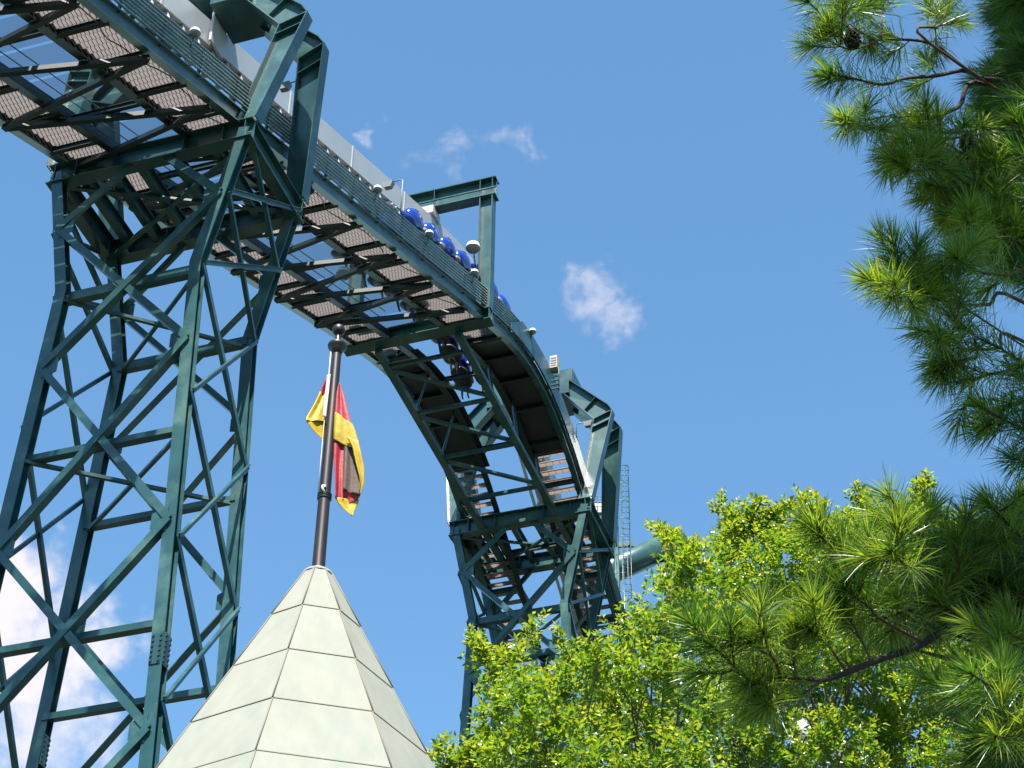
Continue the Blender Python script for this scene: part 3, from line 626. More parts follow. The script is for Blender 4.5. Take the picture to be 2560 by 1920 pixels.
pk = [Vector((BX, BY, BZ))+rgt*(.02*math.sin(q*2.1)-.02)+toc*(.09+.012*math.cos(q*2.6))+ZV*(1.02+.05*math.sin(q*1.3)) for q in np.linspace(0, 6, 14)]
MB().tube(pk, .011, 6).build('rope_knot', 'rope', fp)
fl = thing('flag', 'limp black, red and gold flag hanging folded around the flagpole', 'flag', (BX, BY, BZ+1.8))
def FP(x_, z_, dy): return Vector((BX, BY, BZ))+rgt*x_+toc*dy+ZV*z_
def cloth(left, right, mat, nm, folds=.02, ph=0., nu=10, thick=.003, waves=2.):
    # loft between two edge curves (x, z, depth) with soft folds across
    def samp(pl, t):
        f_ = t*(len(pl)-1); i_ = min(len(pl)-2, int(f_)); w = f_-i_; return [pl[i_][q]*(1-w)+pl[i_+1][q]*w for q in range(3)]
    m_ = MB(); nv = 18; b = 0
    for j in range(nv+1):
        A_, B_ = samp(left, j/nv), samp(right, j/nv)
        for i in range(nu+1):
            t = i/nu; x_, z_, d_ = [A_[q]*(1-t)+B_[q]*t for q in range(3)]
            d_ += folds*math.sin(waves*math.pi*t+ph+1.5*j/nv)*math.sin(math.pi*min(1, .25+t)); m_.v.append(tuple(FP(x_, z_, d_)))
    w_ = nu+1
    for j in range(nv):
        for i in range(nu): m_.f.append((j*w_+i, j*w_+i+1, (j+1)*w_+i+1, (j+1)*w_+i)); m_.mi.append(0); m_.sm.append(True)
    o_ = m_.build(nm, mat, fl); md = o_.modifiers.new('thickness', 'SOLIDIFY'); md.thickness = thick; return o_
# part left of the pole
cloth([(-.10, 2.76, 0), (-.13, 2.68, -.02), (-.155, 2.60, -.03), (-.165, 2.54, -.03)], [(-.04, 2.74, -.06), (-.05, 2.66, -.06), (-.05, 2.58, -.06), (-.05, 2.50, -.06)], 'flag_red', 'red_fold', .012)
cloth([(-.165, 2.55, -.03), (-.21, 2.38, -.02), (-.26, 2.22, 0), (-.30, 2.09, .03), (-.30, 2.03, .06)], [(-.05, 2.52, -.06), (-.055, 2.4, -.06), (-.06, 2.3, -.06), (-.06, 2.2, -.06), (-.06, 2.12, -.06)], 'flag_gold', 'gold_fold', .016, 1., waves=3)
cloth([(-.30, 2.075, .02), (-.29, 2.02, .03), (-.21, 1.93, .0), (-.09, 1.845, -.05)], [(-.06, 2.13, -.07), (-.06, 2.06, -.08), (-.06, 1.95, -.08), (-.05, 1.83, -.08)], 'flag_gold', 'gold_curl', .01)
cloth([(-.095, 2.74, .07), (-.10, 2.5, .075), (-.105, 2.3, .075), (-.105, 2.10, .07)], [(-.055, 2.76, .078), (-.055, 2.5, .082), (-.06, 2.3, .082), (-.065, 2.08, .078)], 'flag_white', 'hoist_band', .004, nu=4)
# part right of the pole
cloth([(.05, 2.70, .0), (.035, 2.5, .03), (.035, 2.3, .04), (.035, 2.17, .05)], [(.07, 2.69, .0), (.14, 2.45, .04), (.20, 2.2, .07), (.262, 1.98, .09)], 'flag_red', 'red_panel', .022, .4)
cloth([(.035, 2.19, .055), (.04, 2.0, .06), (.045, 1.88, .06), (.05, 1.77, .05)], [(.265, 2.0, .095), (.31, 1.88, .10), (.345, 1.75, .10), (.36, 1.62, .09)], 'flag_gold', 'gold_band', .022, .2)
cloth([(.20, 1.80, .10), (.275, 1.66, .10), (.33, 1.45, .09), (.40, 1.2, .08), (.40, 1.03, .05)], [(.345, 1.76, .10), (.395, 1.56, .10), (.44, 1.38, .08), (.455, 1.17, .06), (.41, .96, .03)], 'flag_gold', 'gold_band', .015, .2)
cloth([(.045, 1.86, .02), (.07, 1.5, .03), (.10, 1.2, .05), (.125, .91, .05)], [(.22, 1.80, .01), (.20, 1.4, .02), (.21, 1.2, .03), (.225, .91, .03)], 'flag_red', 'red_fold', .03, .7, waves=1.5)
cloth([(.18, 1.74, .03), (.19, 1.45, .04), (.20, 1.25, .05), (.208, 1.04, .06)], [(.31, 1.72, .04), (.37, 1.45, .045), (.41, 1.2, .05), (.418, .985, .05)], 'flag_black', 'black_fold', .022, .3)
cloth([(.205, 1.06, .045), (.20, 1.0, .02), (.205, .95, .01), (.21, .90, .0)], [(.41, 1.0, .04), (.40, .96, .02), (.35, .92, .01), (.30, .89, .0)], 'flag_red', 'red_curl', .008)
cloth([(.125, .93, .04), (.16, .86, .03), (.22, .80, .02), (.335, .715, .01)], [(.41, .97, -.01), (.395, .89, -.01), (.375, .82, 0), (.345, .71, .008)], 'flag_gold', 'gold_tip', .014, .5)

# measured positions in metres: pine limbs, inner shoots, cones, leaf clumps, top sprigs
PINE=[([[2.82, 7.91, 10.1], [2.55, 7.86, 10.18], [2.31, 7.8, 10.37], [2.02, 7.74, 10.34], [1.86, 7.64, 10.29], [1.69, 7.55, 10.29], [1.58, 7.43, 10.26]], 0.016, 0.005, 0.5), ([[1.97, 7.55, 10.12], [1.88, 7.54, 10.05], [1.78, 7.53, 10.01], [1.68, 7.51, 10.05]], 0.007, 0.004, 0.6), ([[1.97, 7.55, 10.13], [2.01, 7.64, 10.38], [2.07, 7.73, 10.71]], 0.007, 0.004, 0.35), ([[1.8, 7.49, 10.12], [1.79, 7.54, 10.29], [1.8, 7.59, 10.51]], 0.006, 0.004, 0.7), ([[2.27, 7.67, 10.22], [2.37, 7.74, 10.46], [2.48, 7.82, 10.83]], 0.012, 0.006, 0.6), ([[2.86, 8.01, 10.26], [2.65, 7.96, 10.23], [2.51, 7.88, 10.24], [2.32, 7.82, 10.13], [2.13, 7.76, 10.04], [1.98, 7.68, 9.9], [1.82, 7.6, 9.85], [1.68, 7.51, 9.79]], 0.022, 0.005, 0.45), ([[2.65, 7.97, 10.22], [2.43, 7.88, 9.95], [2.26, 7.78, 9.76], [2.1, 7.67, 9.59], [1.88, 7.57, 9.45], [1.77, 7.44, 9.34], [1.68, 7.31, 9.24]], 0.02, 0.006, 0.28), ([[2.08, 7.62, 9.54], [2.06, 7.63, 9.48], [2.02, 7.64, 9.45]], 0.006, 0.003, 0.2), ([[2.82, 8.02, 10.02], [2.67, 7.94, 9.91], [2.5, 7.86, 9.75], [2.31, 7.79, 9.65], [2.16, 7.7, 9.61]], 0.011, 0.004, 0.2), ([[2.71, 8.06, 10.04], [2.6, 7.99, 9.87], [2.47, 7.93, 9.77], [2.27, 7.88, 9.7], [2.18, 7.8, 9.7]], 0.008, 0.004, 0.3), ([[2.75, 7.94, 9.62], [2.54, 7.85, 9.52], [2.28, 7.77, 9.39], [2.11, 7.66, 9.31], [2.0, 7.54, 9.2]], 0.012, 0.005, 0.6), ([[2.25, 7.68, 9.3], [2.11, 7.61, 9.18], [2.02, 7.54, 9.11]], 0.007, 0.004, 0.8), ([[2.76, 8.04, 9.49], [2.55, 7.93, 9.43], [2.34, 7.82, 9.27], [2.18, 7.7, 9.16]], 0.012, 0.005, 0.8), ([[2.85, 8.12, 9.42], [2.62, 8.05, 9.41], [2.41, 7.98, 9.27], [2.27, 7.88, 9.12]], 0.012, 0.005, 0.8), ([[2.73, 7.94, 8.9], [2.57, 7.79, 8.87], [2.39, 7.64, 8.75], [2.25, 7.47, 8.68]], 0.011, 0.005, 0.7), ([[2.55, 7.79, 8.45], [2.35, 7.7, 8.35], [2.17, 7.6, 8.26], [2.03, 7.48, 8.2], [1.94, 7.35, 8.12]], 0.013, 0.007, 0.3), ([[1.94, 7.35, 8.12], [1.89, 7.31, 8.13], [1.83, 7.27, 8.17]], 0.007, 0.004, 0.9), ([[1.94, 7.35, 8.12], [1.94, 7.4, 8.22], [1.96, 7.45, 8.35]], 0.006, 0.004, 0.9), ([[1.94, 7.35, 8.12], [1.85, 7.27, 8.04], [1.77, 7.19, 7.95]], 0.006, 0.004, 0.9), ([[2.14, 7.5, 8.18], [2.11, 7.51, 8.27], [2.1, 7.51, 8.37]], 0.007, 0.004, 0.9), ([[2.65, 7.76, 8.57], [2.45, 7.65, 8.5], [2.28, 7.53, 8.41], [2.15, 7.39, 8.36]], 0.009, 0.005, 0.9), ([[2.52, 7.8, 8.2], [2.36, 7.7, 8.07], [2.16, 7.6, 7.98], [2.06, 7.47, 7.96], [1.92, 7.35, 7.87]], 0.012, 0.005, 0.5), ([[2.35, 7.65, 8.03], [2.21, 7.58, 7.91], [2.07, 7.52, 7.83]], 0.007, 0.004, 0.6), ([[2.53, 7.9, 8.15], [2.43, 7.8, 8.02], [2.29, 7.7, 7.9], [2.16, 7.6, 7.79]], 0.009, 0.005, 0.6), ([[2.55, 7.79, 7.58], [2.41, 7.7, 7.58], [2.3, 7.59, 7.54], [2.19, 7.49, 7.52]], 0.01, 0.005, 0.6), ([[2.55, 7.79, 7.35], [2.43, 7.67, 7.33], [2.31, 7.55, 7.28]], 0.009, 0.005, 0.7), ([[2.64, 7.87, 7.86], [2.5, 7.76, 7.8], [2.36, 7.64, 7.68]], 0.009, 0.005, 0.7), ([[3.02, 8.05, 6.91], [2.38, 8.08, 6.8], [2.08, 7.99, 6.71], [1.84, 7.87, 6.49], [1.59, 7.75, 6.32], [1.35, 7.62, 6.15], [1.14, 7.49, 6.07], [1.0, 7.33, 5.95]], 0.034, 0.008, 0.14), ([[2.04, 7.84, 6.62], [1.88, 7.74, 6.77], [1.84, 7.61, 6.88], [1.75, 7.5, 6.88]], 0.016, 0.006, 0.4), ([[1.8, 7.69, 6.39], [1.61, 7.63, 6.47], [1.56, 7.54, 6.46], [1.46, 7.46, 6.49]], 0.012, 0.005, 0.5), ([[2.04, 7.84, 6.62], [1.81, 7.83, 6.64], [1.71, 7.78, 6.58], [1.58, 7.74, 6.51]], 0.011, 0.005, 0.5), ([[2.51, 7.91, 6.91], [2.32, 7.71, 6.96], [2.15, 7.5, 6.97]], 0.012, 0.006, 0.6), ([[1.43, 7.57, 6.17], [1.36, 7.48, 6.22], [1.29, 7.39, 6.24]], 0.009, 0.005, 0.6), ([[1.13, 7.41, 6.03], [1.1, 7.35, 6.08], [1.05, 7.29, 6.08], [1.0, 7.23, 6.08]], 0.009, 0.005, 0.6), ([[1.0, 7.33, 5.95], [0.94, 7.27, 5.97], [0.89, 7.21, 5.99], [0.83, 7.15, 6.01]], 0.008, 0.005, 0.6), ([[1.19, 7.4, 6.03], [1.19, 7.41, 6.09], [1.18, 7.41, 6.17]], 0.007, 0.004, 0.7), ([[1.89, 7.77, 6.79], [1.65, 7.66, 6.73], [1.48, 7.52, 6.7], [1.33, 7.38, 6.75]], 0.012, 0.006, 0.4), ([[1.82, 7.58, 6.74], [1.72, 7.4, 6.58], [1.62, 7.22, 6.52]], 0.008, 0.005, 0.8), ([[2.28, 7.67, 6.0], [2.07, 7.47, 5.99], [1.9, 7.26, 5.96]], 0.012, 0.006, 0.6), ([[2.42, 7.84, 6.42], [2.25, 7.73, 6.39], [2.12, 7.61, 6.35]], 0.01, 0.005, 0.6), ([[2.29, 7.66, 5.85], [2.12, 7.51, 5.81], [1.98, 7.34, 5.73]], 0.01, 0.005, 0.6), ([[2.04, 7.84, 6.61], [2.02, 7.74, 6.75], [2.0, 7.64, 6.85]], 0.011, 0.005, 0.5), ([[2.55, 8.11, 6.89], [2.31, 8.04, 6.88], [2.15, 7.95, 6.95], [2.1, 7.82, 7.02]], 0.014, 0.006, 0.5), ([[1.56, 7.64, 6.25], [1.51, 7.6, 6.36], [1.45, 7.56, 6.43]], 0.008, 0.005, 0.6), ([[1.32, 7.48, 6.07], [1.22, 7.5, 6.0], [1.12, 7.52, 5.97]], 0.007, 0.004, 0.6)]
MASS=[[2.71, 7.88, 9.59], [2.37, 8.02, 9.38], [2.69, 8.77, 10.32], [2.99, 8.11, 10.49], [2.93, 8.36, 10.07], [3.16, 8.63, 11.79], [2.6, 8.08, 9.03], [3.01, 8.74, 11.18], [3.12, 8.82, 11.49], [2.94, 8.87, 10.35], [2.81, 9.0, 10.28], [2.44, 8.26, 9.69], [3.06, 8.45, 10.93], [2.55, 8.08, 9.72], [2.63, 8.87, 10.18], [3.01, 9.07, 10.73], [2.63, 7.85, 9.11], [2.98, 8.09, 10.9], [2.86, 9.11, 10.17], [2.99, 8.45, 11.09], [3.1, 8.61, 11.71], [2.82, 8.48, 9.99], [2.72, 7.76, 9.89], [2.87, 8.25, 10.42], [2.94, 8.17, 10.34], [3.08, 8.71, 10.48], [3.01, 8.74, 9.84], [2.73, 8.11, 9.29], [2.7, 8.13, 10.4], [2.91, 8.59, 10.96], [2.91, 8.33, 11.23], [2.48, 7.95, 9.38], [2.6, 8.27, 9.78], [3.07, 8.23, 11.06], [2.96, 9.13, 10.1], [3.15, 8.45, 11.52], [2.69, 9.12, 10.37], [3.11, 8.59, 11.19], [2.87, 8.23, 10.61], [3.04, 8.79, 10.73], [2.66, 8.59, 9.62], [3.09, 8.11, 11.25], [2.88, 8.51, 9.98], [2.82, 8.71, 9.73], [2.85, 8.68, 10.44], [2.67, 8.66, 10.16], [2.71, 7.78, 9.72], [2.74, 8.67, 9.74], [2.81, 8.23, 10.4], [3.19, 8.86, 11.92], [2.67, 7.96, 8.85], [2.52, 8.04, 9.57], [2.81, 8.77, 10.3], [2.78, 8.55, 10.62], [2.7, 7.94, 9.0], [2.59, 8.07, 9.1], [2.76, 8.81, 10.21], [2.77, 8.71, 10.28], [2.68, 8.6, 10.15], [2.79, 8.21, 10.09], [2.99, 8.03, 10.57], [2.55, 8.1, 9.28], [3.12, 8.79, 10.81], [2.8, 8.44, 9.41], [2.67, 8.03, 9.79], [3.22, 8.54, 11.72], [2.68, 9.16, 10.34], [2.82, 8.46, 10.66], [2.67, 7.85, 9.2], [2.84, 8.84, 10.38], [2.79, 8.52, 9.88], [3.28, 8.56, 11.77], [2.83, 7.77, 10.28], [2.75, 8.41, 10.74], [2.41, 7.84, 9.23], [2.74, 8.66, 10.14], [2.99, 8.24, 11.0], [3.13, 8.83, 12.03], [2.39, 7.91, 9.46], [2.61, 8.64, 10.0], [2.82, 8.14, 9.58], [2.88, 8.19, 10.59], [2.61, 7.9, 8.81], [2.84, 8.63, 10.74], [3.26, 8.97, 12.08], [3.02, 8.33, 10.44], [3.13, 8.82, 10.73], [2.77, 7.9, 10.25], [2.85, 8.24, 9.5], [2.88, 8.47, 9.98], [2.96, 8.75, 10.36], [2.41, 8.05, 9.2], [2.51, 8.39, 9.79], [2.9, 7.9, 10.46], [2.68, 8.26, 9.99], [2.9, 8.88, 10.36], [2.41, 7.92, 9.49], [2.97, 8.27, 10.57], [2.66, 8.79, 10.12], [2.97, 8.98, 10.72], [3.09, 8.17, 11.19], [2.9, 8.51, 10.0], [3.02, 8.8, 11.24], [2.89, 7.87, 10.86], [2.75, 8.6, 10.01], [2.78, 8.0, 10.26], [3.16, 8.4, 11.47], [2.82, 8.12, 9.56], [2.96, 8.39, 11.27], [2.82, 8.26, 9.56], [3.07, 8.5, 11.56], [2.62, 8.88, 10.38], [2.98, 8.22, 10.4], [2.78, 8.88, 10.29], [2.97, 9.1, 9.95], [2.89, 8.19, 10.09], [2.65, 7.97, 9.07], [2.5, 8.35, 9.54], [2.95, 7.85, 10.49], [2.83, 7.75, 10.65], [3.21, 8.94, 10.83], [2.69, 7.79, 9.17], [2.75, 7.74, 10.65], [3.12, 8.7, 11.12], [2.76, 8.67, 9.9], [3.19, 8.84, 10.83], [2.91, 8.42, 10.13], [2.56, 8.08, 9.64], [2.61, 8.23, 9.79], [2.96, 8.89, 9.9], [2.19, 7.97, 6.92], [2.56, 8.65, 7.47], [1.71, 8.2, 6.97], [2.55, 8.46, 7.18], [2.03, 8.84, 7.22], [2.25, 8.46, 7.09], [2.56, 8.86, 7.37], [1.91, 8.17, 7.14], [1.98, 8.11, 7.05], [2.39, 8.74, 7.65], [2.26, 8.59, 7.42], [1.88, 8.82, 7.38], [1.86, 8.15, 6.85], [2.32, 7.99, 7.13], [1.92, 9.09, 7.49], [1.93, 9.03, 7.33], [1.77, 8.26, 7.22], [2.62, 8.7, 7.53], [2.04, 8.17, 6.82], [1.94, 8.59, 7.4], [1.86, 9.01, 7.68], [2.65, 8.99, 7.75], [2.45, 7.97, 7.12], [2.46, 8.63, 7.13], [2.58, 8.44, 7.33], [2.44, 8.0, 7.29], [2.36, 8.95, 7.62], [2.34, 8.61, 7.32], [1.71, 8.28, 7.09], [2.1, 8.67, 7.35], [1.87, 8.87, 7.47], [1.78, 8.37, 7.17], [2.55, 8.6, 7.59], [2.34, 8.59, 7.1], [2.43, 8.65, 7.57], [1.77, 8.48, 7.22], [2.54, 8.25, 7.49], [2.39, 8.42, 7.37], [2.04, 8.89, 7.33], [2.05, 8.92, 7.5], [1.77, 8.35, 6.92], [2.51, 8.9, 7.52], [1.83, 9.07, 7.4], [1.78, 8.01, 6.87], [2.57, 8.72, 7.56], [1.78, 8.32, 7.24], [2.39, 9.05, 7.52], [2.34, 9.01, 7.58], [2.18, 8.28, 7.24], [2.21, 7.99, 6.91], [2.06, 8.13, 7.18], [2.12, 8.34, 7.13], [1.75, 8.7, 7.32], [2.35, 8.5, 7.04], [2.43, 8.48, 7.23], [2.02, 8.53, 7.42], [2.07, 8.63, 7.47], [2.07, 7.97, 6.92], [1.96, 8.48, 7.16], [2.46, 8.53, 7.34], [1.94, 9.05, 7.73], [1.92, 8.35, 7.29], [2.01, 8.05, 7.1], [2.47, 8.53, 7.04], [1.73, 8.46, 7.03], [2.45, 8.2, 7.02], [2.01, 8.42, 7.34], [1.8, 9.04, 7.44], [1.96, 9.04, 7.35], [2.1, 8.61, 7.23], [1.72, 8.52, 7.16], [1.94, 8.39, 7.29], [2.7, 9.0, 7.93], [1.98, 8.37, 6.92], [1.67, 8.22, 6.92], [2.25, 8.16, 6.86], [2.09, 9.0, 7.63], [2.49, 8.52, 7.38], [2.41, 8.13, 6.86], [2.3, 8.68, 7.3], [2.14, 8.19, 6.2], [2.32, 8.03, 6.28], [2.28, 8.45, 6.18], [2.03, 7.77, 5.96], [2.19, 8.01, 6.19], [1.87, 7.8, 6.24], [2.11, 8.23, 6.56], [2.2, 8.03, 6.14], [2.26, 8.12, 6.22], [2.23, 8.08, 5.99], [2.32, 7.98, 6.17], [2.09, 7.98, 6.14], [2.38, 8.16, 6.43], [2.32, 8.22, 6.16], [2.24, 8.17, 6.18], [2.02, 7.87, 5.92]]
CONES=[[1.8, 7.49, 10.06], [2.46, 7.93, 9.73]]
CLUMPS=[[[2.29, 24.67, 17.54, 0.34], [1.27, 23.64, 14.71, 0.31], [1.74, 24.4, 15.47, 0.4], [0.35, 25.13, 16.36, 0.23], [2.08, 21.94, 13.55, 0.41], [1.08, 24.62, 15.88, 0.5], [1.59, 22.35, 13.56, 0.2], [2.78, 24.25, 16.04, 0.55], [0.69, 24.53, 16.11, 0.23], [-0.03, 23.06, 14.47, 0.39], [0.37, 22.31, 13.8, 0.31], [2.43, 24.57, 15.6, 0.32], [-0.27, 22.64, 13.91, 0.21], [0.24, 22.09, 14.22, 0.4], [1.14, 21.89, 14.96, 0.21], [0.85, 24.58, 14.73, 0.22], [1.64, 23.99, 16.36, 0.32], [2.55, 24.21, 16.56, 0.53], [2.16, 22.54, 14.94, 0.29], [1.83, 22.46, 15.76, 0.21], [0.04, 23.24, 14.04, 0.21], [2.13, 22.63, 16.52, 0.22], [1.81, 22.46, 15.09, 0.32], [2.56, 24.09, 17.36, 0.32], [1.75, 25.21, 15.49, 0.4], [2.64, 24.8, 15.45, 0.33], [-0.16, 23.03, 14.81, 0.21], [2.04, 23.37, 14.81, 0.31], [-0.46, 24.46, 14.71, 0.22], [2.58, 24.87, 17.48, 0.35], [-0.1, 23.81, 15.57, 0.22], [1.34, 22.36, 14.92, 0.4], [1.04, 21.84, 13.38, 0.38], [2.38, 22.01, 13.4, 0.2], [2.33, 22.63, 16.72, 0.22], [0.97, 23.97, 15.99, 0.22], [0.6, 22.67, 14.43, 0.33], [-0.15, 22.16, 13.48, 0.2], [0.12, 22.62, 14.97, 0.21], [1.83, 23.0, 13.89, 0.21], [0.54, 22.64, 13.71, 0.2], [1.42, 24.93, 15.79, 0.32], [0.33, 23.56, 14.17, 0.21], [1.42, 23.85, 14.35, 0.22], [2.45, 21.98, 14.26, 0.29], [0.8, 22.16, 13.89, 0.32], [1.98, 23.15, 15.89, 0.33], [2.04, 25.22, 16.27, 0.37], [1.65, 22.82, 15.93, 0.22], [-0.05, 21.97, 13.55, 0.2], [0.56, 24.43, 15.85, 0.23]], [[6.09, 26.77, 16.88, 0.5], [7.17, 25.6, 15.81, 0.24], [4.72, 25.43, 15.8, 0.39], [6.43, 25.18, 15.69, 0.33], [3.55, 26.66, 18.69, 0.41], [6.49, 27.27, 20.27, 0.47], [6.41, 27.61, 18.97, 0.53], [6.62, 26.41, 18.96, 0.66], [4.94, 25.44, 17.81, 0.4], [5.19, 26.77, 17.75, 0.46], [4.15, 25.46, 15.48, 0.23], [5.41, 26.94, 16.96, 0.39], [6.31, 25.4, 19.43, 0.25], [4.6, 28.81, 18.4, 0.53], [6.11, 28.0, 16.89, 0.47], [5.25, 25.73, 18.63, 0.6], [5.82, 28.16, 19.15, 0.47], [3.07, 25.46, 15.97, 0.33], [3.98, 26.4, 18.25, 0.53], [3.84, 26.13, 17.15, 0.39], [3.3, 26.79, 16.28, 0.4], [5.98, 27.83, 20.56, 0.44], [7.81, 27.74, 19.87, 0.43], [5.81, 27.87, 18.0, 0.42], [7.22, 27.59, 19.01, 0.68], [3.8, 27.24, 20.12, 0.48], [5.02, 25.48, 19.24, 0.25], [7.67, 25.99, 18.72, 0.25], [4.13, 25.98, 19.1, 0.58], [5.86, 25.32, 16.73, 0.47], [5.25, 28.0, 20.59, 0.48], [4.49, 27.09, 20.42, 0.45], [5.13, 27.02, 16.07, 0.25], [4.11, 27.08, 16.59, 0.43], [3.74, 27.41, 16.26, 0.25], [4.15, 27.98, 16.6, 0.25], [7.16, 25.46, 16.91, 0.24], [7.08, 27.84, 20.75, 0.27], [5.59, 25.43, 18.13, 0.34], [3.89, 28.6, 18.02, 0.65], [5.07, 25.56, 15.31, 0.23], [7.31, 28.18, 18.11, 0.56], [3.52, 25.79, 17.45, 0.37], [4.62, 27.34, 18.47, 0.43], [7.68, 26.22, 18.32, 0.25], [5.62, 25.14, 19.36, 0.25], [5.25, 28.69, 18.35, 0.45], [4.83, 27.76, 19.28, 0.52], [6.61, 25.52, 15.51, 0.24], [7.42, 24.85, 18.41, 0.25], [4.31, 25.62, 15.9, 0.41], [7.67, 27.59, 17.58, 0.26], [6.8, 25.12, 18.6, 0.39], [6.45, 26.32, 20.33, 0.26], [7.99, 28.36, 19.23, 0.53], [6.54, 26.1, 17.5, 0.49], [3.18, 25.64, 18.47, 0.54], [5.31, 28.58, 21.5, 0.28], [5.52, 26.5, 15.8, 0.24], [6.85, 25.23, 15.32, 0.23], [5.95, 24.92, 15.31, 0.37], [4.77, 27.57, 19.87, 0.41], [3.44, 27.4, 16.25, 0.25], [6.08, 25.46, 15.26, 0.23], [4.29, 28.25, 21.19, 0.27], [4.38, 25.74, 15.53, 0.23], [4.37, 28.8, 20.33, 0.4], [7.24, 24.62, 18.49, 0.24], [7.4, 27.59, 18.27, 0.39], [5.45, 26.66, 20.31, 0.26], [3.54, 27.41, 20.48, 0.27], [7.12, 24.9, 16.28, 0.24], [7.49, 27.38, 17.08, 0.36], [6.39, 27.75, 20.03, 0.45], [6.14, 26.76, 16.06, 0.25], [4.77, 25.06, 17.16, 0.35], [6.74, 25.26, 19.14, 0.25], [6.95, 27.01, 20.54, 0.27], [3.18, 25.58, 17.67, 0.35], [6.45, 28.08, 21.21, 0.28], [5.29, 28.47, 20.27, 0.47], [4.04, 28.87, 20.54, 0.38], [6.71, 26.87, 16.02, 0.25], [5.45, 25.57, 19.44, 0.25], [7.1, 24.91, 18.59, 0.25], [4.93, 27.27, 16.25, 0.25], [5.49, 25.66, 17.11, 0.34], [6.93, 24.63, 18.66, 0.24], [7.66, 26.41, 17.75, 0.25], [3.63, 26.27, 19.86, 0.26], [6.82, 27.76, 18.04, 0.37], [4.34, 27.73, 16.52, 0.25], [5.62, 26.64, 16.51, 0.43], [4.19, 26.19, 17.35, 0.34], [5.54, 26.93, 16.27, 0.25], [4.72, 26.59, 19.91, 0.26], [4.48, 25.5, 16.99, 0.38], [7.8, 26.91, 19.06, 0.26], [6.46, 27.04, 20.57, 0.27], [6.29, 25.79, 16.33, 0.42], [3.66, 26.3, 16.0, 0.34], [7.5, 26.35, 16.64, 0.25], [3.45, 27.24, 20.04, 0.26], [5.09, 28.55, 21.66, 0.28], [3.08, 26.48, 15.84, 0.24], [5.21, 26.5, 16.15, 0.36], [5.9, 28.84, 21.43, 0.28], [5.65, 27.12, 19.01, 0.37], [7.92, 28.24, 17.0, 0.26], [7.83, 27.64, 19.28, 0.27], [3.51, 26.22, 17.23, 0.34], [7.26, 26.76, 16.4, 0.25], [3.87, 25.63, 17.28, 0.33]]]
TIPS=[[[-0.42, 23.18, 15.95], [-0.36, 22.99, 15.74], [-0.28, 23.02, 15.61], [-0.1, 23.35, 15.84], [0.71, 23.35, 16.07], [2.05, 23.22, 17.79], [2.3, 23.25, 17.7], [2.23, 22.93, 17.38], [2.07, 22.88, 17.41], [-0.83, 23.24, 14.33], [-0.76, 22.94, 14.05], [-0.69, 23.04, 13.97], [-0.57, 23.06, 14.07], [-0.52, 23.16, 14.21], [-0.42, 23.07, 14.07], [-0.31, 22.6, 13.85], [2.41, 22.62, 17.08], [2.5, 22.81, 17.01], [0.31, 22.82, 15.91], [0.27, 23.28, 16.09]], [[3.27, 26.28, 20.45], [3.36, 25.92, 20.07], [3.38, 26.63, 20.36], [3.42, 25.9, 19.78], [3.35, 25.93, 19.57], [3.49, 26.3, 19.71], [3.8, 26.04, 20.25], [3.76, 26.25, 20.18], [3.95, 26.55, 20.24], [4.07, 26.23, 20.28], [4.1, 26.31, 20.07], [4.36, 26.38, 20.58], [4.62, 26.35, 20.65], [4.57, 26.25, 20.35], [4.83, 26.25, 20.46], [5.36, 26.03, 20.47], [5.52, 26.04, 20.46], [6.41, 25.95, 20.74], [6.4, 25.87, 20.53], [6.36, 26.06, 20.47], [6.42, 25.89, 20.13]]]

# ------------------------------------------------------------ trees
def np_mesh(name, V, F, mats, mi=None, smooth=False):
    me = bpy.data.meshes.new(name); nf, k = F.shape
    me.vertices.add(len(V)); me.vertices.foreach_set('co', np.ascontiguousarray(V, dtype=np.float32).ravel())
    me.loops.add(nf*k); me.loops.foreach_set('vertex_index', np.ascontiguousarray(F, dtype=np.int32).ravel())
    me.polygons.add(nf); me.polygons.foreach_set('loop_start', np.arange(0, nf*k, k, dtype=np.int32))
    for mm in mats: me.materials.append(MATS[mm])
    if mi is not None: me.polygons.foreach_set('material_index', np.ascontiguousarray(mi, dtype=np.int32))
    if smooth: me.polygons.foreach_set('use_smooth', np.ones(nf, dtype=bool))
    me.update(calc_edges=True); me.validate(); return me
def unit(a): return a/np.maximum(1e-9, np.linalg.norm(a, axis=-1, keepdims=True))
def smooth_path(P, n=5):
    P = [Vector(p) for p in P]; out = []
    for i in range(len(P)-1):
        p0, p1, p2, p3 = P[max(0, i-1)], P[i], P[i+1], P[min(len(P)-1, i+2)]
        for k in range(n):
            t = k/n; out.append(.5*((2*p1)+(p2-p0)*t+(2*p0-5*p1+4*p2-p3)*t*t+(3*p1-p0-3*p2+p3)*t**3))
    return out+[P[-1]]

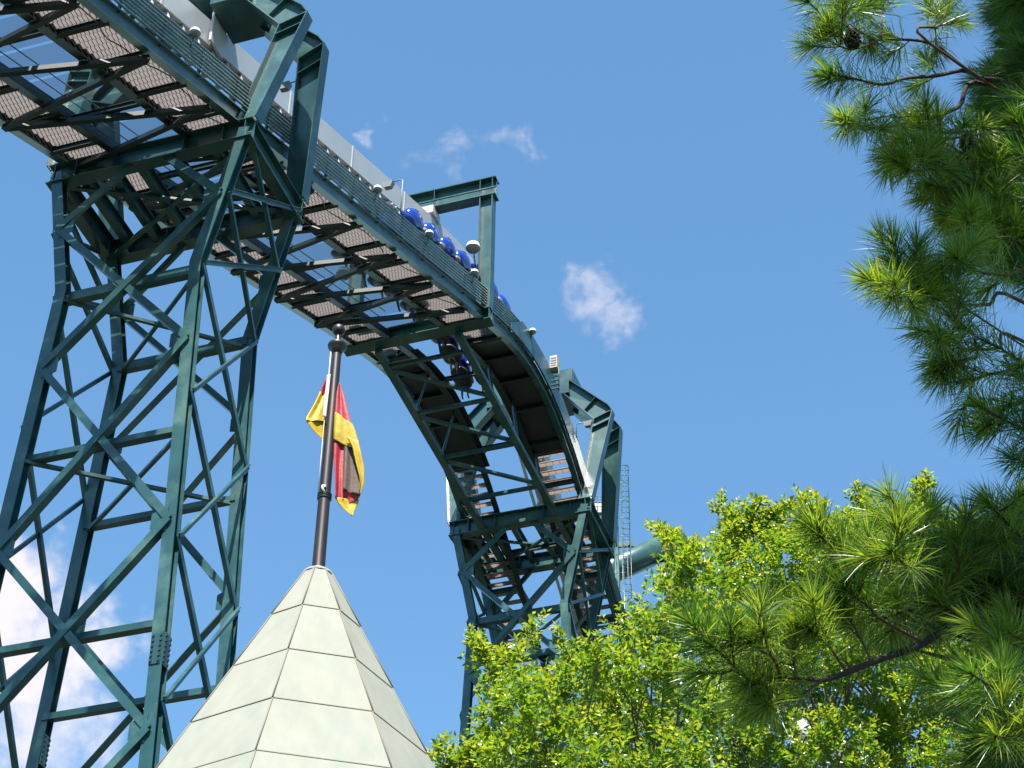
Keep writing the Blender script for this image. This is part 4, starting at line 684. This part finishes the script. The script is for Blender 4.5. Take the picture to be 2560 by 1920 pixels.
# --- pine: needles in bundles along the shoots
NV = []; NF = []; NM = []; nvc = 0
def needles(p0, p1, n, ln, mi_p, spread=(35, 72)):
    global nvc
    p0 = np.array(p0); p1 = np.array(p1); ax = unit(p1-p0); t = rng.random(n)**.75
    base = p0+(p1-p0)*t[:, None]
    rv = rng.normal(size=(n, 3)); side = unit(rv-(rv@ax)[:, None]*ax)
    ang = np.radians(spread[1]-(spread[1]-spread[0])*t+rng.normal(0, 9, n))
    dr = unit(ax*np.cos(ang)[:, None]+side*np.sin(ang)[:, None])
    le = ln*rng.uniform(.72, 1.12, n)
    tip = base+dr*le[:, None]; tip[:, 2] -= le*rng.uniform(.0, .16, n)
    midp = (base+tip)/2; midp[:, 2] += le*.04
    w = unit(np.cross(dr, rng.normal(size=(n, 3))))*.0021
    V = np.stack([base-w*.8, base+w*.8, midp+w, midp-w, tip], 1).reshape(-1, 3); k = nvc+5*np.arange(n)[:, None]
    NF.append(np.concatenate([k+np.array([[0, 1, 2]]), k+np.array([[0, 2, 3]]), k+np.array([[3, 2, 4]])], 0))
    mi = (rng.random(n) < mi_p).astype(int); NM.append(np.concatenate([mi, mi, mi])); NV.append(V); nvc += 5*n
pine = thing('pine_tree', 'long-needled pine reaching in with dark branches and two cones', 'tree', (3.75, 8.6, 0))
TP = [(3.75, 8.6, 0), (3.72, 8.55, 3.5), (3.62, 8.55, 7), (3.55, 8.5, 10), (3.5, 8.5, 14)]
MB().tube(smooth_path(TP, 4), [.24-.0125*i for i in range(17)], 14).build('trunk', 'bark', pine)
for pts, r0, r1, nf in PINE:
    if pts[0][0] > 2.0:                          # carry the limb on to the trunk
        z0 = pts[0][2]; pts = [(3.66, 8.52, z0-.25)]+pts
    sp_ = smooth_path(pts, 5); n = len(sp_); r0 *= .8
    MB().tube(sp_, [r0+(r1-r0)*(i/(n-1)) for i in range(n)], 7).build('branch', 'bark' if r0 > .012 else 'twig', pine)
    tot = sum((sp_[i+1]-sp_[i]).length for i in range(n-1)); need = min(.5, max(.2, tot*nf)); accl = 0; i = n-1
    young = .62 if random.random() < .75 else .2
    while i > 0 and accl < need:
        a, b = sp_[i-1], sp_[i]; l_ = (b-a).length; f_ = 1-accl/need*.45
        needles(a, b, max(4, int(480*l_*f_)), .185, young); accl += l_; i -= 1
    b = sp_[-1]; ax = (b-sp_[-2]).normalized()
    needles(b, b+ax*.035, 70, .175, young, (12, 60))
    for k in range(4):                           # side shoots
        j = max(1, int(n*random.uniform(max(.35, 1-nf-.15), .92))); q = sp_[j]; axq = (sp_[j]-sp_[j-1]).normalized()
        dr = (axq*.8+Vector((random.gauss(0, .5), random.gauss(0, .5), random.gauss(.25, .45)))).normalized(); e = q+dr*random.uniform(.1, .2)
        MB().tube([q, q.lerp(e, .5)+Vector((0, 0, -.01)), e], [.004, .0035, .003], 5).build('branch', 'twig', pine)
        needles(q.lerp(e, .3), e, 75, .18, young); needles(e, e+dr*.02, 40, .17, young, (12, 60))
for c in MASS:
    c = Vector(c); dr = Vector((-.7, random.gauss(-.1, .5), random.gauss(.35, .4))).normalized(); a = c-dr*.16
    root = Vector((3.6, 8.52, c.z-.5)); mid_ = root.lerp(a, .55)+Vector((0, 0, -.06))
    MB().tube([mid_.lerp(a, .5), a, c], [.006, .005, .003], 5).build('branch', 'twig', pine)
    needles(a, c, 150, .18, .12); needles(c, c+dr*.03, 60, .175, .12, (12, 60))
    for k in range(2):
        dr2 = (dr+Vector((random.gauss(0, .7), random.gauss(0, .7), random.gauss(0, .7)))).normalized(); needles(a, a+dr2*.15, 110, .175, .12)
# unseen crown shoots added sunward, above the view, to shade the inner boughs
for c, t0, t1, nn in ([(Vector(q), 3.6, 5.2, 1) for q in MASS if q[2] < 7.2 and q[0] > 1.9 for _ in range(3)]+[(Vector(q), 2.2, 4.0, 1) for q in MASS if q[2] >= 7.2 and q[0] > 2.78 for _ in range(2)]):
    c = c+sd*random.uniform(t0, t1)+Vector((random.gauss(0, .12), random.gauss(0, .12), 0))
    el = math.degrees(math.atan2(c.z-CAM_Z, math.hypot(c.x, c.y)))
    if el < 56: c.z += (57-el)*.17
    dr = Vector((-.6, random.gauss(-.2, .5), random.gauss(.3, .4))).normalized(); a = c-dr*.2
    root = Vector((3.5, 8.5, min(13, c.z-.3)))
    MB().tube([root.lerp(a, .8), a, c], [.008, .006, .003], 5).build('branch', 'twig', pine)
    needles(a, c, 170, .19, .3); needles(c, c+dr*.03, 60, .18, .3, (12, 60))
    for k in range(2):
        dr2 = (dr+Vector((random.gauss(0, .8), random.gauss(0, .8), random.gauss(0, .6)))).normalized(); needles(a, a+dr2*.2, 120, .18, .3)
cr = link('crown', np_mesh('crown', np.concatenate(NV), np.concatenate(NF), ['needle', 'needle_young'], np.concatenate(NM)), pine); cr['kind'] = 'stuff'
for c in CONES:
    m_ = MB(); c = Vector(c)
    for row in range(7):
        z_ = .045-.017*row; r_ = .030*math.sin(math.pi*(row+1.1)/8.6)+.004; nn = 9
        for k in range(nn):
            a = 2*math.pi*(k+.5*(row % 2))/nn; d_ = Vector((math.cos(a), math.sin(a), 0)); t_ = Vector((-math.sin(a), math.cos(a), 0)); p = c+d_*r_*.55+ZV*z_; tp_ = c+d_*(r_+.012)+ZV*(z_-.012)
            m_.hexa([p-t_*.009, p+t_*.009, tp_+t_*.008, tp_-t_*.008, p-t_*.009+ZV*.004, p+t_*.009+ZV*.004, tp_+t_*.008+ZV*.006, tp_-t_*.008+ZV*.006])
    superell(m_, c-ZV*.008, .022, .022, .058, 1, 10, 8)
    m_.tube([c+ZV*.05, c+ZV*.085], .006, 6); m_.build('pine_cone', 'cone_brown', pine)

# --- broadleaf trees: sprigs of leaves filling clumps
def leaves_mesh(P, D, nleaf, lens, lo, hi, pyoung):
    # P sprig bases, D directions (unit): one sprig = nleaf alternate leaves
    n = len(P); t = np.linspace(.12, 1, nleaf)[None, :, None]
    base = P[:, None]+D[:, None]*lens[:, None, None]*t
    rv = rng.normal(size=(n, 3)); S = unit(rv-(np.sum(rv*D, 1))[:, None]*D); B = np.cross(D, S)
    ang = np.arange(nleaf)*2.4+rng.normal(0, .3, (n, nleaf)); rad = S[:, None]*np.cos(ang)[..., None]+B[:, None]*np.sin(ang)[..., None]
    ld = unit(rad*1.0+D[:, None]*(.35+.5*t)+rng.normal(0, .25, (n, nleaf, 3))+np.array([0, 0, -.12]))
    ll = rng.uniform(lo, hi, (n, nleaf))*(1.08-.35*t[..., 0]); nr = unit(np.array([0, 0, 1.])+rng.normal(0, .55, (n, nleaf, 3))); sd_ = unit(np.cross(ld, nr)); nr = np.cross(sd_, ld)
    w = (ll*rng.uniform(.2, .27, ll.shape))[..., None]; l_ = ll[..., None]
    b0 = base+ld*.012; m1 = base+ld*l_*.45-nr*l_*.05; tp_ = base+ld*l_-nr*l_*rng.uniform(-.02, .12, ll.shape)[..., None]
    V = np.stack([b0, m1+sd_*w+nr*w*.35, m1, m1-sd_*w+nr*w*.35, tp_], 2).reshape(-1, 3)
    k = 5*np.arange(n*nleaf)[:, None]
    F = np.concatenate([k+np.array([[0, 2, 1]]), k+np.array([[0, 3, 2]]), k+np.array([[1, 2, 4]]), k+np.array([[2, 3, 4]])], 0)
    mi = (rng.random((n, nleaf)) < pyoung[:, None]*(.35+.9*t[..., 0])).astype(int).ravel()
    return V, F, np.concatenate([mi]*4)
def broadleaf(label, base, clumps, tips, fork, per, group):
    tr = thing('broadleaf_tree', label, 'tree', base, group); base = Vector(base); fork = Vector(fork)
    MB().tube(smooth_path([base, base.lerp(fork, .5)+Vector((.15, 0, 0)), fork], 5), [.26-.011*i for i in range(11)], 12).build('trunk', 'branch_grey', tr)
    P = []; D = []; Ls = []; Y = []
    cl = np.array(clumps); cen = np.array(fork)
    hubs = []
    for i in range(9):
        c = Vector(clumps[(i*7) % len(clumps)][:3]); h = fork.lerp(c, .8)+Vector((random.gauss(0, .2), random.gauss(.3, .3), -.45)); hubs.append(h)
        MB().tube(smooth_path([fork-ZV*random.uniform(0, 1.2), fork.lerp(h, .4)+Vector((random.gauss(0, .2), random.gauss(0, .2), .25)), h], 5), [.05*(1-i_/13)+.010 for i_ in range(11)], 7).build('limb', 'branch_grey', tr)
    for (x, y, z, r) in clumps:
        c = Vector((x, y, z)); h = min(hubs, key=lambda q: (q-c).length+random.uniform(0, .3))
        MB().tube(smooth_path([h, h.lerp(c, .5)+Vector((random.gauss(0, .15), random.gauss(0, .15), -.12)), c], 4), [.014*(1-i/9)+.005 for i in range(9)], 6).build('limb', 'branch_grey', tr)
        n = int(per*(r/.45)**2.0)
        for _ in range(n):
            v = Vector((random.gauss(0, 1), random.gauss(0, 1), random.gauss(0, 1))).normalized(); q = c+v*r*(random.random()**.45)*.95
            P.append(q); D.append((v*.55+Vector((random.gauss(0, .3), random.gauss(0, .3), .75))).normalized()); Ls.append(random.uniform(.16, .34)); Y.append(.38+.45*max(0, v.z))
    for tpt in tips:
        q = Vector(tpt); par = min(clumps, key=lambda c: (Vector(c[:3])-q).length); pc = Vector(par[:3])
        MB().tube(smooth_path([pc, pc.lerp(q, .5)+Vector((0, 0, -.05)), q], 4), [.010-.0008*i for i in range(9)], 5).build('limb', 'branch_grey', tr)
        for k in range(5):
            P.append(q+Vector((random.gauss(0, .04), random.gauss(0, .04), random.uniform(-.22, .02)))); D.append(Vector((random.gauss(0, .4), random.gauss(0, .4), 1)).normalized()); Ls.append(random.uniform(.14, .26)); Y.append(.95)
        for k in range(5):
            f_ = random.uniform(.2, .9); P.append(pc.lerp(q, f_)+Vector((random.gauss(0, .06), random.gauss(0, .06), random.gauss(0, .06)))); D.append(Vector((random.gauss(0, .5), random.gauss(0, .5), .8)).normalized()); Ls.append(random.uniform(.15, .28)); Y.append(.6)
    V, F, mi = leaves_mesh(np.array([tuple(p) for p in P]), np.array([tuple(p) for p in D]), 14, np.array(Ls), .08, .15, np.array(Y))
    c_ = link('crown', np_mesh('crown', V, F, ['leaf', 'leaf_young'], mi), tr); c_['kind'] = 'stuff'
    print('leaves', len(F)//4)
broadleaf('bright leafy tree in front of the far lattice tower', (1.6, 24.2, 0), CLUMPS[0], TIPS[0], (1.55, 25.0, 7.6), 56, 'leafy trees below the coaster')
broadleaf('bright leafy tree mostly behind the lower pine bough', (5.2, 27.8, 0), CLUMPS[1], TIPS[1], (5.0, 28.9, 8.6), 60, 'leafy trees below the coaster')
